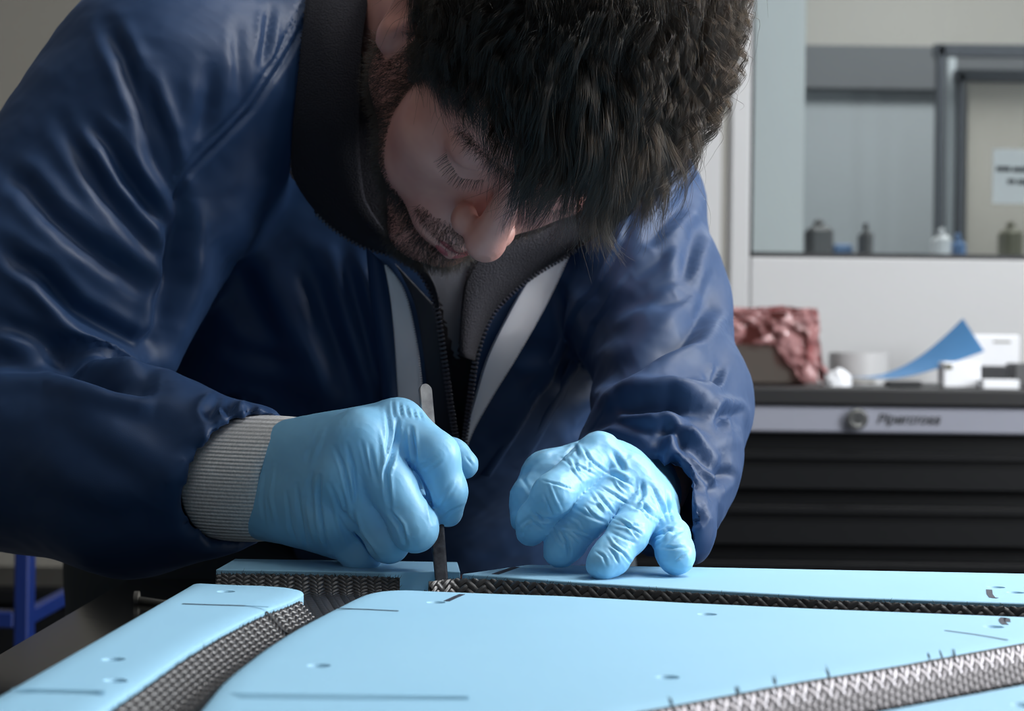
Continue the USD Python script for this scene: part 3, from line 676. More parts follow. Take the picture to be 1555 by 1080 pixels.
# 3: long channel at the right
Lc = dense([(652, 878), (690, 874), (751, 875.5), (860, 883.5), (1040, 895), (1250, 906.5), (1555, 917), (1950, 934)]); Rc = dense([(634, 892), (690, 897.5), (751, 899), (860, 902.5), (1040, 912.5), (1250, 922), (1555, 934), (1950, 952)])
S3, l3, W3 = channel_surface(resample(Lc, n_), resample(Rc, n_), 0.0105, n_, 0.10)
b3 = braid('carbon_braid', 'dark carbon fibre braid running right from the blade tip in a long straight channel', S3, l3, W3, 0.0032, 42, 'fibre_dark', fray=(520, 0.004))
# 4: carbon braid whose bright sheen is put into its colour
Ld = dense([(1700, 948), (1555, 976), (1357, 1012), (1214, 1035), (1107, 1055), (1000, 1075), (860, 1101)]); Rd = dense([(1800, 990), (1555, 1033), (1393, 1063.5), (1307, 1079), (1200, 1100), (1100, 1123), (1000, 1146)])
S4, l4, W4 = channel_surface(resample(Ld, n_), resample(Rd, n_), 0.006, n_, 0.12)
b4 = braid('carbon_braid', 'carbon fibre braid with painted silvery sheen in the channel at the lower right', S4, l4, W4, 0.0031, 60, 'fibre_sheen', amp=0.0006, fray=(200, None))
G = np.stack([np.stack([S4(np.array(s), np.array(w)) + [0, 0, 0.0011] for w in (0.0, 0.012, 0.03)]) for s in np.linspace(0, 1, 200)])  # narrow dark strip laid along one edge
obj('dark_edge', slab(G, [0, 0, 0.0005]), 'fibre_backing', b4, True, label='dark strip along the edge of the braid')
st = [];
for x, y in ((1412, 999), (1430, 995), (1449, 993), (1121, 1050), (1177, 1037), (1020, 1069), (1257, 1024)):
    p0 = PL(x, y + 3, ZF); 
    for q in range(5): 
        dv = np.array([-0.0008 + rng.normal(0, .0004), 0, 0.0026 + rng.normal(0, .0004)]); o_ = rng.normal(0, 0.0004, 3); st.append([p0 + o_ + dv * t for t in (0, .33, .66, 1)])
curves('loose_tuft', np.array(st), [0.00035, 0.0003, 0.00025, 0.0001], 'fibre_backing', b4)
# ------------------------------------------------------------------ the person
pm('skin', lin(222, 164, 150), 0.45, subsurface_weight=0.06, subsurface_scale=0.003, subsurface_radius=(1.0, 0.35, 0.2), bump=(700, 0.12, 0.0006), vary=(40, lin(205, 142, 130)))
pm('lip', lin(190, 96, 98), 0.4, subsurface_weight=0.2, subsurface_scale=0.004)
pm('jacket_nylon', (0.0138, 0.040, 0.106), 0.50, specular_ior_level=0.27, bump=(1400, 0.12, 0.0004), sheen_weight=0.12, sheen_roughness=0.4, sheen_tint=(0.35, 0.5, 0.9))
pm('fleece', (0.011, 0.010, 0.016), 0.95, bump=(900, 0.9, 0.0015), sheen_weight=0.04, sheen_tint=(0.5, 0.5, 0.6))
pm('inner_navy', (0.012, 0.016, 0.030), 0.6)
pm('tee_grey', lin(120, 122, 132), 0.9, bump=(1500, 0.5, 0.0005))
pm('zip_white', lin(232, 233, 240), 0.7, bump=(1800, 0.5, 0.0004))
pm('zip_dark', (0.05, 0.05, 0.07), 0.35)
pm('thread', (0.03, 0.06, 0.14), 0.6)
pm('trouser_cloth', (0.012, 0.020, 0.028), 0.8, bump=(1200, 0.4, 0.0005))
pm('glove_nitrile', lin(132, 190, 226), 0.42, specular_ior_level=0.45, subsurface_weight=0.10, subsurface_scale=0.004, subsurface_radius=(0.4, 0.7, 1.0), bump=(160, 0.10, 0.0010))
usdkit.material(stage, '/World/Looks/knit', {'tc': ('texture_coordinate', {}), 'w': ('wave_texture', {'scale': 150.0, 'bands_direction': 'z', 'distortion': 0.6, 'detail': 1.0}), 'b': ('bump', {'strength': 0.6, 'distance': 0.0012}),
    'n': ('noise_texture', {'scale': 700.0}), 'r': ('rgb_ramp', {'ramp': [(0.3, lin(196, 194, 194)), (0.7, lin(222, 220, 220))]}), 'p': ('principled_bsdf', {'roughness': 0.9})},
    [('tc.object', 'w.vector'), ('tc.object', 'n.vector'), ('n.fac', 'r.fac'), ('r.color', 'p.base_color'), ('w.fac', 'b.height'), ('b.normal', 'p.normal')], surface='p.BSDF')
mats['knit'] = UsdShade.Material.Get(stage, '/World/Looks/knit')
usdkit.material(stage, '/World/Looks/hair_brown', {'p': ('principled_hair_bsdf', {'model': 'Chiang', 'parametrization': 'Absorption coefficient', 'absorption_coefficient': (1.15, 1.42, 1.85), 'roughness': 0.34, 'radial_roughness': 0.35, 'random_color': 0.15, 'random_roughness': 0.2})}, [], surface='p.BSDF')
mats['hair_brown'] = UsdShade.Material.Get(stage, '/World/Looks/hair_brown')
pm('hair_under', (0.010, 0.008, 0.007), 0.8)
pm('steel', lin(190, 190, 192), 0.36, metallic=1.0, bump=(220, 0.08, 0.0004), vary=(120, lin(130, 130, 134)))
pm('steel_dark', lin(82, 84, 90), 0.4, metallic=0.9, vary=(200, lin(50, 52, 58)))

PB = np.array([0.0, 1.62, 0.0])
person = thing('person', 'person in a navy jacket and blue gloves leaning over the foam and looking down', 'person', PB)

# ---- head, in its own frame: x to the person's right, y forward, z up; posed by HR, HT (camera axes right, down, depth)
HRc = Rotation.from_matrix(np.linalg.qr(np.array([[-.872, -.118, .478], [-.272, .918, -.283], [-.405, -.372, -.838]]))[0])
Q = HRc.as_matrix(); ref = np.array([[-.872, -.118, .478], [-.272, .918, -.283], [-.405, -.372, -.838]])
Q = Q * np.sign((Q * ref).sum(0))
CAMB = np.stack([RT, -UP, FW], 1)                # camera axes in the world
HM = CAMB @ Q; HT = EYE + CAMB @ np.array([0.0044, -0.1744, 1.1569])
def to_world(l): return np.asarray(l) @ HM.T + HT
def to_head(w): return (np.asarray(w) - HT) @ HM
def sym(p): q = p.copy(); q[:, 0] = np.abs(q[:, 0]); return q
def head_sdf(p):
    q = sym(p)
    d = ell(p, (0, -.012, .045), (.0735, .095, .083))
    d = smin(d, ell(p, (0, .036, .050), (.060, .050, .052)), .02)              # forehead
    d = smin(d, ell(p, (0, .036, -.022), (.060, .050, .062)), .025)            # mid face
    d = smin(d, cap(q, (.050, .002, -.052), (.012, .074, -.100), .019, .016), .022)   # jaw
    d = smin(d, cap(q, (.056, -.004, -.010), (.050, .002, -.055), .017, .019), .02)
    d = smin(d, ell(p, (0, .078, -.097), (.021, .017, .017)), .014)            # chin
    d = smin(d, ell(q, (.041, .056, -.010), (.024, .024, .022)), .018)         # cheek
    d = smin(d, ell(q, (.034, .052, -.046), (.024, .026, .032)), .02)
    d = smin(d, cap(q, (.010, .083, .036), (.044, .066, .036), .0095, .008), .014)   # brow
    d = smax(d, -ell(q, (.032, .098, .016), (.017, .020, .0125)), .013)        # socket
    d = smin(d, ell(q, (.031, .0735, .0165), (.0150, .0125, .0120)), .005)     # closed lid over the eye
    d = smin(d, ell(p, (0, .082, -.056), (.030, .019, .026)), .016)            # mouth mound
    d = smin(d, cap(p, (0, .086, .022), (0, .110, -.012), .0085, .0105), .010)  # nose bridge
    d = smin(d, ell(p, (0, .1125, -.0165), (.0112, .0110, .0100)), .008)        # tip
    d = smin(d, ell(q, (.0130, .0985, -.0215), (.0078, .0100, .0085)), .006)   # wing
    d = smax(d, -ell(q, (.0062, .1055, -.0295), (.0034, .0050, .0040)), .003)    # nostril
    d = smin(d, cap(q, (0, .1015, -.0535), (.022, .0905, -.0575), .0044, .0022), .005)  # upper lip
    d = smin(d, cap(q, (0, .0995, -.0655), (.019, .0900, -.0615), .0054, .0025), .005)  # lower lip
    d = smax(d, -cap(q, (0, .1070, -.0592), (.025, .0930, -.0590), .0016, .0014), .003)  # mouth line
    d = smax(d, -cap(q, (.020, .0865, .0095), (.031, .0885, .0070), .0010, .0010), .002)  # lid edge
    d = smax(d, -cap(q, (.031, .0885, .0070), (.043, .0790, .0105), .0010, .0010), .002)
    # ear
    e = ell(q, (.0775, -.014, .006), (.0075, .019, .031))
    e = smin(e, ell(q, (.0765, -.006, -.026), (.0068, .0095, .0130)), .008)     # lobe
    e = smax(e, -ell(q, (.0850, -.008, .004), (.0075, .0100, .0170)), .006)
    e = smin(e, cap(q, (.080, -.022, .028), (.081, -.034, .000), .0042, .0040), .004)
    e = smin(e, cap(q, (.080, -.004, .034), (.080, -.022, .029), .0040, .0042), .004)
    d = smin(d, e, .006)
    d = smin(d, cap(p, (0, -.030, -.040), (0, -.115, -.150), .056, .062), .03)  # neck
    return d
hm = mesh_sdf(head_sdf, (-.10, -.19, -.20), (.10, .135, .145), 0.0021)
hm = relax(hm, 4); hm = split_faces(hm); hm = relax(hm, 4)
head_local = np.array(hm.vertices); head_faces = np.array(hm.faces)
# torso and arms under the clothes, one continuous body with the head
def body_sdf(p):
    d = cap(p, to_world((0, -.10, -.14)), P(640, 420, 1.48), .055, .10)
    d = smin(d, cap(p, P(640, 420, 1.48), P(690, 950, 1.69), .105, .105), .05)
    d = smin(d, cap(p, P(640, 300, 1.44), P(275, 185, 1.30), .06, .05), .04)
    d = smin(d, cap(p, P(640, 300, 1.44), P(930, 340, 1.42), .06, .045), .04)
    d = smin(d, cap(p, P(265, 185, 1.30), P(-20, 655, 1.22), .045, .036), .02)
    d = smin(d, cap(p, P(-20, 655, 1.22), P(405, 728, 1.090), .038, .025), .02)
    d = smin(d, cap(p, P(930, 340, 1.42), P(1020, 610, 1.28), .045, .034), .02)
    d = smin(d, cap(p, P(1020, 610, 1.28), P(985, 745, 1.15), .034, .023), .02)
    return d
bm_ = relax(mesh_sdf(body_sdf, P(-120, 60, 1.3) + [-.12, -.3, -.45], (.35, 1.75, 1.28), 0.008), 4)
bd = trimesh.util.concatenate([trimesh.Trimesh(to_world(head_local), head_faces, process=False), bm_])
body = obj('body', bd, 'skin', person, True)
# lips as a thin skin over the mouth
lm = []
for (c0, c1, r0, r1) in (((0, .1022, -.0542), (.020, .0915, -.0575), .0034, .0014), ((0, .1000, -.0650), (.017, .0910, -.0615), .0046, .0018)):
    pts = np.array([[s * (c0[0] + (c1[0] - c0[0]) * abs(t)) , c0[1] + (c1[1] - c0[1]) * abs(t) ** 1.6, c0[2] + (c1[2] - c0[2]) * abs(t) ** 1.5] for t in np.linspace(-1, 1, 25) for s in [1 if t >= 0 else -1]])
    lm.append(tube(to_world(pts), r0 + (r1 - r0) * np.abs(np.linspace(-1, 1, 25)) ** 2, 12))
obj('lips', cat(*lm), 'lip', person, True, label='closed pink lips')

def strands(roots, dirs, lengths, k, gravity, stiff, curl, mask_fn=None, lift=None, seed=1):
    """Grows strands: start directions bend towards gravity; pushed out of the head; all in the head's frame."""
    r = np.random.default_rng(seed); n = len(roots); pts = np.empty((n, k, 3)); pts[:, 0] = roots; d = dirs.copy()
    for i in range(1, k):
        d = d * stiff + gravity + curl * meshkit_noise3(pts[:, i - 1] * 45, seed) ; d /= np.linalg.norm(d, axis=1, keepdims=True)
        pts[:, i] = pts[:, i - 1] + d * (lengths / (k - 1))[:, None]
        if lift is not None:
            pts[:, i] += lift(pts[:, i], i / (k - 1)); e = pts[:, i] - pts[:, i - 1]; d = .72 * d + .28 * e / np.maximum(np.linalg.norm(e, axis=1, keepdims=True), 1e-9)
    return pts
def meshkit_noise3(p, seed=0):
    return np.stack([meshkit.noise(p, seed + j * 17) - 0.5 for j in range(3)], -1) * 2
grav_head = (np.array([0, 0, -1.0]) @ HM)       # which way is down, for the head
fc = head_faces; tri = head_local[fc]; cen = tri.mean(1); nrm_f = np.cross(tri[:, 1] - tri[:, 0], tri[:, 2] - tri[:, 0]); area = np.linalg.norm(nrm_f, axis=1) / 2; nrm_f /= np.maximum(2 * area[:, None], 1e-12)
def scatter(mask, n, seed):
    r = np.random.default_rng(seed); w = area * mask; i = r.choice(len(fc), n, p=w / w.sum()); a, b = r.random(n), r.random(n); s = a + b > 1; a[s], b[s] = 1 - a[s], 1 - b[s]
    return tri[i, 0] + (tri[i, 1] - tri[i, 0]) * a[:, None] + (tri[i, 2] - tri[i, 0]) * b[:, None], nrm_f[i]
X, Y, Z = cen[:, 0], cen[:, 1], cen[:, 2]; AX = np.abs(X)
line = np.interp(Y, [-.12, -.045, -.030, -.006, .004, .006, .024, .028, .050, .066, .10], [-.055, -.050, -.005, .026, .026, -.028, -.026, .028, .052, .074, .082])
hairy = (Z > line) & ~((AX > .074) & (Z < .045) & (Y < .006) & (Y > -.04))
def scalp_out(p):                                # distance outside the skull and the way out
    c = np.array([0, -.012, .045]); rr = np.array([.0735, .095, .083]); q = (p - c) / rr; L = np.linalg.norm(q, axis=1)
    return (L - 1) * rr.mean(), (p - c) / np.linalg.norm(p - c, axis=1, keepdims=True)
# ---- hair: guide locks, each followed by its strands
hr = np.random.default_rng(11)
NG = 6000
gr, gn = scatter(hairy, NG, 21)
whorl = np.array([.008, -.066, .108])
comb = gr - whorl; comb -= (comb * gn).sum(1, keepdims=True) * gn; comb /= np.maximum(np.linalg.norm(comb, axis=1, keepdims=True), 1e-6)
topness = np.clip((gr[:, 2] - .03) / .06, 0, 1)
glen = (.028 + .024 * topness) * hr.uniform(.8, 1.15, NG)
front = np.clip((gr[:, 1] - .015) / .045, 0, 1) * (gr[:, 2] > .03) * np.clip((.056 - gr[:, 0]) / .032, 0, 1)
glen += .054 * front
glen = np.where(gr[:, 2] < -.005, glen * .45, glen)
gd = gn * .75 + comb * .75 + hr.normal(0, .22, (NG, 3)); gd /= np.linalg.norm(gd, axis=1, keepdims=True)
thick = (.016 + .019 * topness + .006 * np.clip(-gr[:, 0] / .05, 0, 1)) * hr.uniform(.45, 1.1, NG)
K = 15
def lift_fn(p, t):
    d_, o_ = scalp_out(p); need = thick * np.clip(t * 2.4, 0, 1) * (1 - .32 * t * t) - d_
    return o_ * np.clip(need, -.0035, .006)[:, None]
guides = strands(gr, gd, glen, K, grav_head * .07 + np.array([0, .03, 0]), .91, .11, lift=lift_fn, seed=5)
NS = 76000
sr, sn = scatter(hairy, NS, 33)
_, gi = cKDTree(gr).query(sr)
t_ = np.linspace(0, 1, K)
clump = hr.uniform(.15, .72, NS)
rel = (sr - gr[gi])
pts = guides[gi] + rel[:, None] * (1 - clump[:, None] * t_[None] ** .8)[..., None]
stray = hr.normal(0, 1, (NS, 3)) * np.where(hr.random(NS) < .07, .010, .0022)[:, None]
pts += stray[:, None] * (t_[None, :, None] ** 1.5)
wv = hr.uniform(0, 6.28, (NS, 1)); pts += (np.sin(wv + t_[None] * 9) * .0009 * t_[None])[..., None] * hr.normal(0, 1, (NS, 1, 3))
cutl = hr.uniform(.72, 1.0, NS)                    # uneven tips
idx = cutl[:, None] * t_[None] * (K - 1); i0 = np.minimum(idx.astype(int), K - 2); fr = (idx - i0)[..., None]
ar = np.arange(NS)[:, None]; pts = pts[ar, i0] * (1 - fr) + pts[ar, i0 + 1] * fr
pts[:, 0] -= sn * .001
hair = curves('hair', to_world(pts), np.interp(t_, [0, .5, 1], [.00018, .00017, .00006]), 'hair_brown', person, 'thick dark brown hair falling over the forehead')
um = trimesh.Trimesh(head_local, head_faces[hairy], process=False)
vn = vnormals(um); vv = np.array(um.vertices); tp = np.clip((vv[:, 2] - .02) / .07, 0, 1)
from collections import Counter
eb = np.zeros(len(vv), bool); es = np.sort(um.edges, 1); ue, ct_ = np.unique(es, axis=0, return_counts=True); eb[ue[ct_ == 1].ravel()] = True
used = np.unique(um.faces); dist_e = np.full(len(vv), 1.0); dist_e[used] = cKDTree(vv[eb]).query(vv[used])[0]
thk = (.002 + .014 * tp) * np.clip(dist_e / .018, 0, 1) * np.clip((vv[:, 2] - .035) / .02, -.05, 1)
um.vertices = to_world(vv + vn * thk[:, None]); um.remove_unreferenced_vertices()
obj('hair_mass', um, 'hair_under', person, True, label='dense inner hair close to the scalp')
# beard, moustache and stubble
jawl = np.interp(Y, [-.02, .0, .022, .035, .05, .063, .072, .09, .12], [-.02, -.018, -.018, -.030, -.037, -.050, -.058, -.072, -.07])
beardy = ((Z < jawl) & (Z > -.125) & (Y > np.where(Z > -.038, .008, -.012)) & (AX < .08)) & ~((AX < .024) & (Z > -.072) & (Y > .085))
mous = (AX < .032) & (Z > -.0535) & (Z < -.0345 - .35 * AX) & (Y > .080) & (nrm_f[:, 1] > .2)
side = (AX > .046) & (Z < .022) & (Z > -.09) & (Y < .050 - (Z + .08) * .24) & (Y > np.where(Z > -.035, .008, -.012))
def whiskers(mask, n, ln, seed, name, dirv, wd, lab=None):
    p, nn = scatter(mask, n, seed); r = np.random.default_rng(seed)
    d0 = nn * .5 + np.asarray(dirv) + r.normal(0, .35, (n, 3)); d0 /= np.linalg.norm(d0, axis=1, keepdims=True)
    q = strands(p, d0, ln * r.uniform(.5, 1.2, n), 5, grav_head * .05, .95, .12, seed=seed)
    return curves(name, to_world(q), np.interp(np.linspace(0, 1, 5), [0, 1], [wd, wd * .35]), 'hair_brown', person, lab)
whiskers(beardy | side, 19000, .0080, 41, 'beard', (0, .15, -.55), .00019, 'short dark beard along the jaw')
whiskers(mous, 1100, .0060, 42, 'moustache', (0, .3, -.6), .00015, 'thin moustache')
brow = (AX > .012) & (AX < .050) & (np.abs(Z - .037 + .10 * np.maximum(AX - .034, 0)) < .0045) & (Y > .05)
whiskers(brow, 700, .008, 43, 'eyebrow', (0, .1, .05), .00016, 'dark eyebrows')
ls = []
for s in (1, -1):
    edge = spline([(.018, .0868, .0098), (.025, .0882, .0074), (.031, .0885, .0064), (.037, .0850, .0076), (.0435, .0785, .0105)], 40)
    for k in range(40):
        for j in range(2):
            p0 = edge[k] * [s, 1, 1] + hr.normal(0, .0003, 3); out = np.array([s * (.25 + (k - 20) * .018), .55, -.62]) + hr.normal(0, .10, 3); out /= np.linalg.norm(out)
            ln = hr.uniform(.006, .0095); ls.append([p0 + out * ln * t + np.array([0, .15, .35]) * ln * t * t * .6 for t in np.linspace(0, 1, 6)])
curves('eyelashes', to_world(np.array(ls)), np.linspace(.00020, .00006, 6), 'hair_brown', person, 'dark lashes of the lowered eyes')

# ---- the jacket
def unit(v): return v / np.linalg.norm(v)
AXR = unit(P(405, 728, 1.088) - P(330, 726, 1.113)); AXL = unit(P(1008, 800, 1.095) - P(1002, 700, 1.17))
def jacket_sdf(p):
    d = cap(p, P(600, 190, 1.43), P(650, 480, 1.455), .120, .150)
    d = smin(d, cap(p, P(650, 480, 1.455), P(680, 700, 1.56), .150, .130), .03)
    d = smin(d, cap(p, P(680, 700, 1.56), P(690, 960, 1.685), .130, .140), .03)
    d = smin(d, cap(p, P(600, 150, 1.42), P(330, 150, 1.33), .105, .092), .05)
    d = smin(d, cap(p, P(640, 260, 1.43), P(905, 340, 1.42), .095, .080), .04)
    d = smin(d, ell(p, P(420, 480, 1.36), (.085, .055, .12)), .05)              # chest fullness at the left
    a = cap(p, P(265, 168, 1.30), P(60, 470, 1.25), .094, .090)
    a = smin(a, cap(p, P(60, 470, 1.25), P(-40, 640, 1.22), .090, .078), .03)
    f = cap(p, P(-40, 668, 1.20), P(200, 714, 1.14), .070, .058)
    f = smin(f, cap(p, P(200, 715, 1.14), P(372, 727, 1.102), .058, .0430), .02)
    f = smax(f, (p - P(378, 727, 1.100)) @ unit(AXR + np.array([.1, -.45, -.45])), .006)
    f = smax(f, -cap(p, P(330, 726, 1.113), P(420, 728, 1.085), .036, .037), .003)
    a = smin(a, f, .016)
    d = smin(d, a, .012)
    b = cap(p, P(935, 332, 1.40), P(985, 470, 1.34), .066, .050)
    b = smin(b, cap(p, P(985, 470, 1.34), P(1022, 605, 1.26), .050, .050), .03)
    g = cap(p, P(1022, 612, 1.25), P(1002, 700, 1.17), .053, .047)
    g = smin(g, cap(p, P(1002, 700, 1.17), P(1006, 775, 1.115), .047, .037), .02)
    g = smax(g, (p - P(1004, 770, 1.118)) @ AXL, .006)
    h_ = cap(p, P(1004, 742, 1.137), P(1024, 800, 1.088), .040, .026)
    h_ = smax(h_, (p - P(1040, 760, 1.11)) @ np.array([-1.0, 0, 0]), .004)
    h_ = smax(h_, (p - P(1030, 846, 1.065)) @ AXL, .004)
    g = smin(g, h_, .008)
    g = smax(g, -cap(p, P(996, 735, 1.145), P(988, 810, 1.090), .026, .025), .003)
    b = smin(b, g, .012)
    return smin(d, b, .012)
jm = mesh_sdf(jacket_sdf, (-.62, 1.02, .83), (.26, 1.80, 1.33), .0042)
jm = relax(jm, 6); jm = split_faces(jm); jm = relax(jm, 6)
folds = [
 ([(163, 37), (187, 86), (218, 167), (237, 241), (264, 303)], 11, -.0075), ([(218, 103), (233, 156), (253, 218), (268, 272)], 9, -.006),
 ([(132, 187), (163, 218), (194, 272), (249, 342), (268, 389)], 11, -.007), ([(93, 187), (128, 241), (163, 296), (218, 362), (264, 412)], 12, -.006),
 ([(8, 261), (39, 280), (78, 327), (128, 370), (187, 412), (230, 450)], 13, -.007), ([(0, 371), (31, 397), (62, 416), (110, 470), (200, 520), (255, 522)], 12, -.007),
 ([(0, 488), (69, 520), (132, 554), (185, 580)], 12, -.008), ([(-40, 548), (76, 548), (145, 567), (214, 584), (240, 586)], 15, -.014), ([(40, 430), (110, 500), (170, 535)], 14, .005),
 ([(360, 40), (362, 90), (365, 150)], 8, -.002), ([(318, 90), (315, 160), (300, 220)], 12, -.004), ([(410, 15), (405, 60), (398, 100)], 6, -.004),
 ([(470, 20), (430, 95), (385, 165), (320, 230), (280, 270), (268, 300)], 4, -.0035, 'seam'), ([(458, 10), (418, 88), (372, 158), (305, 226), (268, 268)], 3, -.002, 'seam'),
 ([(268, 300), (272, 350), (262, 430), (245, 500), (215, 575)], 14, -.012),
 ([(140, 600), (220, 640), (300, 700)], 22, -.003), ([(60, 620), (150, 700), (260, 760)], 24, -.003), ([(20, 740), (150, 790), (280, 790)], 22, -.003),
 ([(322, 640), (318, 625), (330, 612), (350, 606)], 7, -.006), ([(352, 632), (345, 622), (352, 610), (366, 604)], 6, -.006), ([(384, 632), (380, 622), (386, 612)], 6, -.006), ([(318, 700), (326, 670), (330, 650)], 7, -.006), ([(312, 760), (322, 735), (320, 715)], 7, -.005), ([(322, 820), (316, 795), (318, 775)], 7, -.005),
 ([(395, 395), (430, 470), (470, 560), (510, 620)], 26, .009), ([(470, 400), (490, 470), (520, 560), (540, 610)], 14, -.007), ([(330, 360), (380, 450), (450, 560)], 20, -.006), ([(330, 520), (400, 545), (460, 555)], 12, -.003),
 ([(545, 395), (560, 440), (575, 500), (590, 580)], 12, .005), ([(520, 380), (545, 470), (568, 560), (590, 620)], 9, -.004),
 ([(1073, 255), (1039, 306), (1000, 345), (983, 379)], 12, -.007), ([(1060, 328), (1045, 392), (1039, 439)], 11, -.006), ([(1090, 404), (1073, 464), (1039, 507), (970, 554), (885, 588)], 15, -.011),
 ([(953, 579), (996, 554), (1073, 532)], 11, .007), ([(1073, 566), (1085, 579), (1094, 554)], 6, -.006), ([(870, 645), (940, 617), (1013, 611), (1056, 622), (1094, 643)], 12, -.012),
 ([(1094, 647), (1102, 626), (1117, 630), (1122, 656)], 7, -.009), ([(960, 420), (1000, 395), (1040, 350)], 10, -.004), ([(930, 500), (980, 480), (1020, 450)], 12, .005), ([(985, 470), (1030, 460), (1065, 430)], 9, -.004),
 ([(990, 660), (1050, 640), (1085, 660)], 8, -.005), ([(960, 600), (1020, 590), (1080, 600)], 9, .005),
 ([(1024, 660), (1048, 700), (1078, 740), (1084, 780)], 5, -.0035), ([(1012, 688), (1045, 728), (1072, 755)], 4, -.003), ([(1094, 690), (1100, 720), (1082, 750)], 7, -.005), ([(1040, 760), (1056, 790), (1070, 770)], 6, -.005), ([(1028, 650), (1012, 690), (1008, 720)], 7, .005), ([(1000, 640), (1040, 672), (1090, 720), (1106, 725)], 7, -.005),
 ([(870, 660), (930, 640), (1000, 655)], 8, -.005),
 ([(958, 328), (945, 370), (924, 409), (885, 473), (851, 549), (800, 635), (740, 730)], 6, .0045, 'step'), ([(964, 405), (902, 494), (889, 541), (826, 656), (790, 720)], 6, .003, 'step'), ([(840, 400), (880, 460), (870, 520)], 14, .004), ([(780, 560), (820, 560), (840, 600)], 14, .004),
]
jm = puff(jm, lambda v: .0045 * (meshkit.fbm(v * [9, 9, 14], 3, 3) - .5) * 2)
jm = sculpt(jm, [(f_[0], f_[1] * 1.15, f_[2] * .78) + tuple(f_[3:]) for f_ in folds])
jm = puff(jm, lambda v: .0007 * (meshkit.fbm(v * 60, 2, 8) - .5) * 2)
# the open front: cut the cloth where the inner jacket shows
V_hole = np.array([(470, -60), (452, 120), (440, 265), (480, 320), (555, 375), (600, 388), (640, 418), (663, 468), (672, 520), (690, 640), (700, 690), (706, 640), (714, 600), (722, 550), (745, 482), (800, 426), (880, 376), (960, 325), (1010, 250), (1020, -60)], float)

import shapely
def inside(px, poly): return shapely.contains_xy(Polygon(poly), px[:, 0], px[:, 1])
def cut_faces(m, poly, front=True):
    c = m.triangles_center; px, _ = proj(c); k = inside(px, poly)
    if front: k &= ((m.face_normals * (c - EYE)).sum(1) < 0)
    m = trimesh.Trimesh(m.vertices, m.faces[~k], process=False); m.remove_unreferenced_vertices(); return m
jm = cut_faces(jm, V_hole)
jk = obj('jacket', jm, 'jacket_nylon', person, True, label='shiny navy nylon jacket')
def torso_sdf(p):
    d = cap(p, P(600, 190, 1.43), P(650, 480, 1.455), .120, .150)
    d = smin(d, cap(p, P(650, 480, 1.455), P(680, 700, 1.56), .150, .130), .03)
    d = smin(d, cap(p, P(600, 150, 1.42), P(330, 150, 1.33), .105, .092), .05)
    d = smin(d, cap(p, P(640, 260, 1.43), P(905, 340, 1.42), .095, .080), .04)
    return smin(d, ell(p, P(420, 480, 1.36), (.085, .055, .12)), .05)
def surf(px, py, fn=torso_sdf, off=0.0):
    """Walks along the sight lines to the surface fn = off."""
    px, py = np.broadcast_arrays(np.asarray(px, float), np.asarray(py, float)); sh = px.shape; px, py = px.ravel(), py.ravel()
    u = RT[None] * ((px - CX) / F)[:, None] + UP[None] * ((CY - py) / F)[:, None] + FW[None]; L = np.linalg.norm(u, axis=1); d = np.full(len(px), .95)
    for _ in range(60): d = np.minimum(d + .85 * (fn(EYE + u * d[:, None]) - off) / L, 1.62)
    return (EYE + u * d[:, None]).reshape(sh + (3,))
def band(left, right, n, m, off, thick, bulge=0.0, depths=None):
    """A strip of cloth between two picture curves, lying off above the torso."""
    l, r = spline(left, n), spline(right, n); w = np.linspace(0, 1, m)
    g = l[:, None] + (r - l)[:, None] * w[None, :, None]
    pts = surf(g[..., 0], g[..., 1], off=off)
    to = (EYE - pts); to /= np.linalg.norm(to, axis=-1, keepdims=True)
    pts = pts + to * (bulge * np.sin(np.pi * w))[None, :, None]
    if depths is not None: pts = pts + to * (depths * w)[None, :, None]
    return slab(pts, to * thick)
fl = mesh_sdf(lambda p: smax(torso_sdf(p) + .010, -(p[:, 2] - .86), .01), P(420, 700, 1.3) + [-.05, -.12, -.1], P(1040, -60, 1.45) + [.04, .08, .03], .006)
T_hole = np.array([(615, 380), (720, 380), (708, 430), (700, 490), (694, 560), (684, 520), (668, 455), (640, 410)], float)
fj = obj('fleece_jacket', cut_faces(relax(split_faces(fl), 5), T_hole), 'fleece', person, True, label='dark fleece worn under the navy jacket')
ts = mesh_sdf(lambda p: torso_sdf(p) + .013, P(560, 640, 1.3) + [0, -.1, 0], P(760, 340, 1.4) + [0, .05, 0], .005)
obj('tee_shirt', relax(ts, 4), 'tee_grey', person, True, label='grey tee shirt in the open collar')
ZL = [(470, -40), (455, 90), (442, 250), (478, 320), (553, 374), (600, 389), (640, 417), (663, 468), (671, 520), (688, 640), (697, 690)]
ZR = [(1012, 262), (965, 312), (930, 338), (880, 375), (800, 425), (745, 482), (722, 548), (713, 612), (704, 680)]
obj('collar', band(ZL[:8], [(568, -40), (548, 90), (545, 200), (552, 290), (585, 350), (620, 384), (645, 405), (668, 466)], 60, 16, .003, .004, .010, .030), 'fleece', fj, True, label='left collar flap')
obj('collar', band(ZR[:7], [(985, 200), (930, 260), (890, 300), (835, 345), (735, 385), (704, 440), (697, 540)], 60, 16, .003, .004, .008, .020), 'fleece', fj, True, label='right collar flap')
obj('front_facing', band([(664, 468), (671, 520), (690, 660)], [(600, 400), (634, 480), (650, 640)], 30, 6, .001, .001), 'inner_navy', jk, True)
